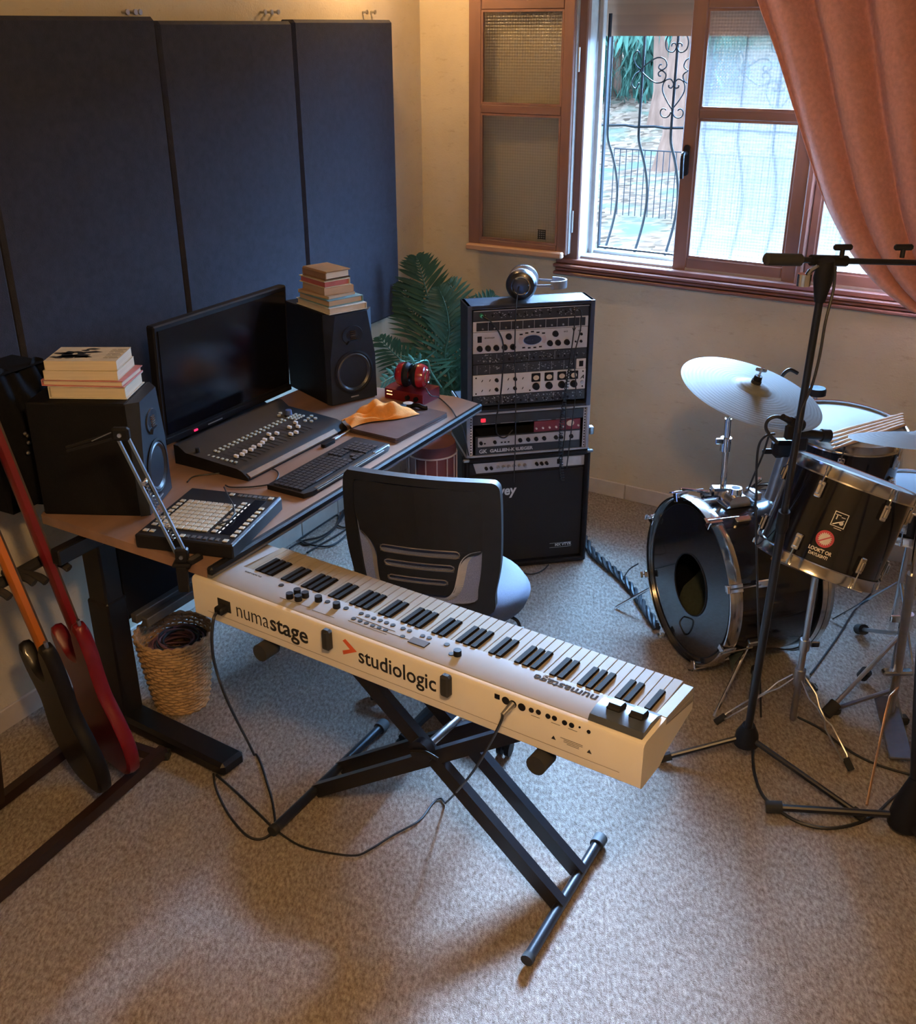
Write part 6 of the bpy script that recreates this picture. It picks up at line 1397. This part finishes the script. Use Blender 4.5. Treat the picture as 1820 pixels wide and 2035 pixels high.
def guitar(O, H, label, bodyc, neckc, fb, flip, bl=.56, bw=.31, scale=1.0):
    zx_ = (H-O).normalized(); nrm = V((-.74, -.67, 0)); nrm = (nrm-zx_*nrm.dot(zx_)).normalized(); xx = nrm.cross(zx_)
    M = Matrix(((xx.x, nrm.x, zx_.x, O.x), (xx.y, nrm.y, zx_.y, O.y), (xx.z, nrm.z, zx_.z, O.z), (0, 0, 0, 1)))
    t = thing('electric_guitar', label, 'guitar', M, 'guitars in the rack')
    out = [(0, 0), (.10, .012), (.155, .07), (.165, .14), (.13, .21), (.115, .26), (.135, .33), (.13, .385), (.10, .40), (.075, .37), (.055, .345), (.03, .335), (-.03, .335), (-.055, .35), (-.085, .41), (-.12, .445), (-.15, .43), (-.15, .37), (-.13, .30), (-.125, .24), (-.155, .17), (-.165, .10), (-.13, .035), (-.06, .005)]
    out = [(x*bw/.33*flip, z*bl/.445) for x, z in out]; P = smooth_path([(x, 0, z) for x, z in out+[out[0]]], 4)[:-1]
    n = len(P); th = .022; b = MB(); rings = [(.93, -th), (.985, -th+.006), (1.0, 0), (.985, th-.006), (.93, th)]
    c = V((0, 0, bl*.45)); vs = []
    for sc, y in rings: vs += [V((c.x+(p.x-c.x)*sc, y, c.z+(p.z-c.z)*sc)) for p in P]
    f = []
    for r in range(4): f += [(r*n+i, r*n+(i+1) % n, (r+1)*n+(i+1) % n, (r+1)*n+i) for i in range(n)]
    import mathutils
    tr = mathutils.geometry.tessellate_polygon([[V((p.x, p.z, 0)) for p in P]])
    f += [tuple(q) for q in tr]+[tuple(4*n+i for i in q[::-1]) for q in tr]
    b.add(vs, f).build('body', bodyc, t, ang=50)
    L_ = .62*scale; z0 = bl*.70
    MB().prism([(-.026, -.004), (.026, -.004), (.022, .012), (.010, .020), (-.010, .020), (-.022, .012)], 0, z0+L_-z0*.0, T(0, 0, 0) @ Matrix(((1, 0, 0, 0), (0, 1, 0, -.024), (0, 0, 1, bl*.72), (0, 0, 0, 1)))).build('neck', neckc, t)
    MB().box((0, -.031, bl*.72+(z0+L_)/2-.02), (.050, .006, z0+L_-.03)).build('fretboard', fb, t)
    top = bl*.72+z0+L_
    MB().prism([(-.024, 0), (.024, 0), (.034, .05), (.030, .17), (.0, .19), (-.034, .12), (-.030, .04)], -.030, -.012, T(0, 0, top) @ Matrix(((1, 0, 0, 0), (0, 0, 1, 0), (0, 1, 0, 0), (0, 0, 0, 1)))).build('headstock', neckc, t)
    for k in range(4): MB().cyl((.034, -.02, top+.04+.033*k), (.055, -.02, top+.04+.033*k), .005, .009, 8).build('tuning_peg', CHROME, t)
    for k in range(4): MB().tube([(-.015+.010*k, -.036, bl*.22), (-.012+.008*k, -.036, top+.03)], .0009, 4).build('string', STEEL, t)
    MB().box((0, -.028, bl*.20), (.075, .012, .035), b=.003).build('bridge', CHROME, t); 
    for z in (.36, .50): MB().box((0, -.026, bl*z), (.08, .010, .028), b=.004).build('pickup', BLK, t)
    for k in range(3): MB().cyl((.075*flip, -.022, bl*(.10+.1*k)), (.075*flip, -.038, bl*(.10+.1*k)), .009, n=12).build('knob', STEEL, t)
    MB().cyl((-.13*flip, 0, bl*.985), (-.135*flip, 0, bl*1.02), .006, n=8).build('strap_button', STEEL, t)
    return t
GRED = pm('guitar_red', (.13, .004, .010), .35, coat=.15, spec=.3, var=.05); GDK = pm('guitar_black', (.006, .005, .005), .45, coat=.08, spec=.2); GOR = pm('guitar_neck_orange', (.42, .12, .015), .4, var=.15, scale=12, stretch=(1, 1, .2))
FBD = pm('rosewood', (.04, .022, .014), .5, var=.2)
g1 = at(246, 1528, .060); g2 = at(190, 1562, .060)
guitar(g1, hk1-rn*.0, 'red bass guitar with a red neck, the nearer to the desk in the rack', GRED, GRED, FBD, 1)
guitar(g2, hk2-rn*.0, 'black bodied guitar with an orange neck at the left edge', GDK, GOR, FBD, 1, scale=.95)
# ------------------------------------------------------------------ floor cables
def fl(pts, z=.006): return [at(x, y, z) for x, y in pts]
pl_ = MKB @ V((bkp(446, 1203).x+.004, -.035, bkp(446, 1203).z-.006))
cable('power_cable', [pl_, aty(424, 1232, pl_.y-.02), aty(421, 1275, pl_.y-.02), aty(428, 1325, pl_.y), aty(455, 1400, pl_.y+.02)]+fl([(505, 1500), (535, 1570), (546, 1625), (544, 1650), (520, 1667), (490, 1660), (455, 1620), (430, 1570), (424, 1538)]), .0042, LEAD, 'black power cable dropping from the keyboard and looping on the carpet')
cable('power_cable', fl([(430, 1540), (470, 1575), (515, 1618), (542, 1645)]), .0042, LEAD, 'straight piece of black cable from the desk foot to the stand foot')
jk = MKB @ V((jack.x-.006, -.034, jack.z-.012))
cable('audio_cable', [jk, aty(995, 1435, jk.y-.02), aty(972, 1480, jk.y+.0), aty(935, 1540, jk.y+.10)]+fl([(885, 1596), (830, 1633), (780, 1660), (735, 1688), (705, 1700), (650, 1694), (600, 1682), (565, 1662), (548, 1648)]), .0034, LEAD, 'black audio cable from the keyboard jack sweeping over the carpet under the stand')
brd = thing('braided_cable', 'thick black braided cable from the amplifier to the bass drum', 'cable', V((0, 0, 0)))
for k in range(3):
    pts = []
    base = smooth_path(fl([(1160, 1068), (1178, 1098), (1205, 1122), (1235, 1148), (1262, 1178), (1282, 1210), (1306, 1246)], .018), 10)
    for i, p in enumerate(base): a = i*.55+2.09*k; pts.append(p+V((.011*math.cos(a), .0, .011*math.sin(a)))+V((0, .006*math.cos(a), 0)))
    MB().tube(pts, .0085, 7).build('strand', LEAD, brd)
cable('power_cable', fl([(1025, 1128), (1045, 1140), (1065, 1139), (1080, 1132), (1090, 1122)]), .003, LEAD, 'thin cable peeking out in front of the black bass amplifier')
rnd = random.Random(4)
ucs = [([(575, 1090), (600, 1075), (640, 1065), (672, 1040), (690, 1010)], 'dark blue lit cable along the wall under the desk, lowest strand'),
       ([(598, 1078), (592, 1062), (615, 1042), (650, 1030), (672, 1025), (668, 1046), (640, 1070), (610, 1082), (598, 1076)], 'round loop of black cable on the carpet under the desk'),
       ([(585, 1048), (592, 1062), (600, 1076), (640, 1086), (670, 1078), (700, 1050)], 'cable hanging from the desk edge and curving over the carpet'),
       ([(682, 988), (680, 1020), (670, 1042), (690, 1048), (700, 1035)], 'cable dropping beside the chair back under the desk'),
       ([(610, 1098), (640, 1080), (668, 1064), (690, 1050)], 'short cable strand nearest the cream keyboard under the desk')]
for pts, lab in ucs: cable('floor_cable', fl(pts, .008+.004*rnd.random()), .0045, LEAD, lab, group='cables under the desk')
cable('microphone_cable', fl([(1496, 1470), (1498, 1530), (1515, 1580), (1550, 1612), (1590, 1635), (1640, 1646), (1690, 1640), (1735, 1622), (1770, 1590), (1815, 1555)]), .0052, LEAD, 'black cable looping on the carpet between the two microphone stands')
cable('microphone_cable', fl([(1585, 1425), (1630, 1448), (1670, 1480), (1720, 1510), (1775, 1530), (1830, 1545)]), .0042, LEAD, 'black cable crossing the carpet behind the doubled wire leg')
cable('microphone_cable', fl([(1730, 1180), (1700, 1210), (1668, 1260), (1640, 1300), (1610, 1340)]), .0036, LEAD, 'thin cable running from the bass drum towards the tom stand')
cable('drum_cable', [aty(1268, 1120, 3.62), aty(1250, 1132, 3.64), at(1238, 1150, .02)], .0028, LEAD, 'short thin cable from the bass drum lug to the braided cable')
cable('drum_cable', [MBD @ V((-.02, -.16, -.02)), MBD @ V((.01, -.17, .02)), MBD @ V((.02, -.22, .0)), MBD @ V((-.03, -.235, -.02))], .003, LEAD, 'cable coming out of the hole of the bass drum')
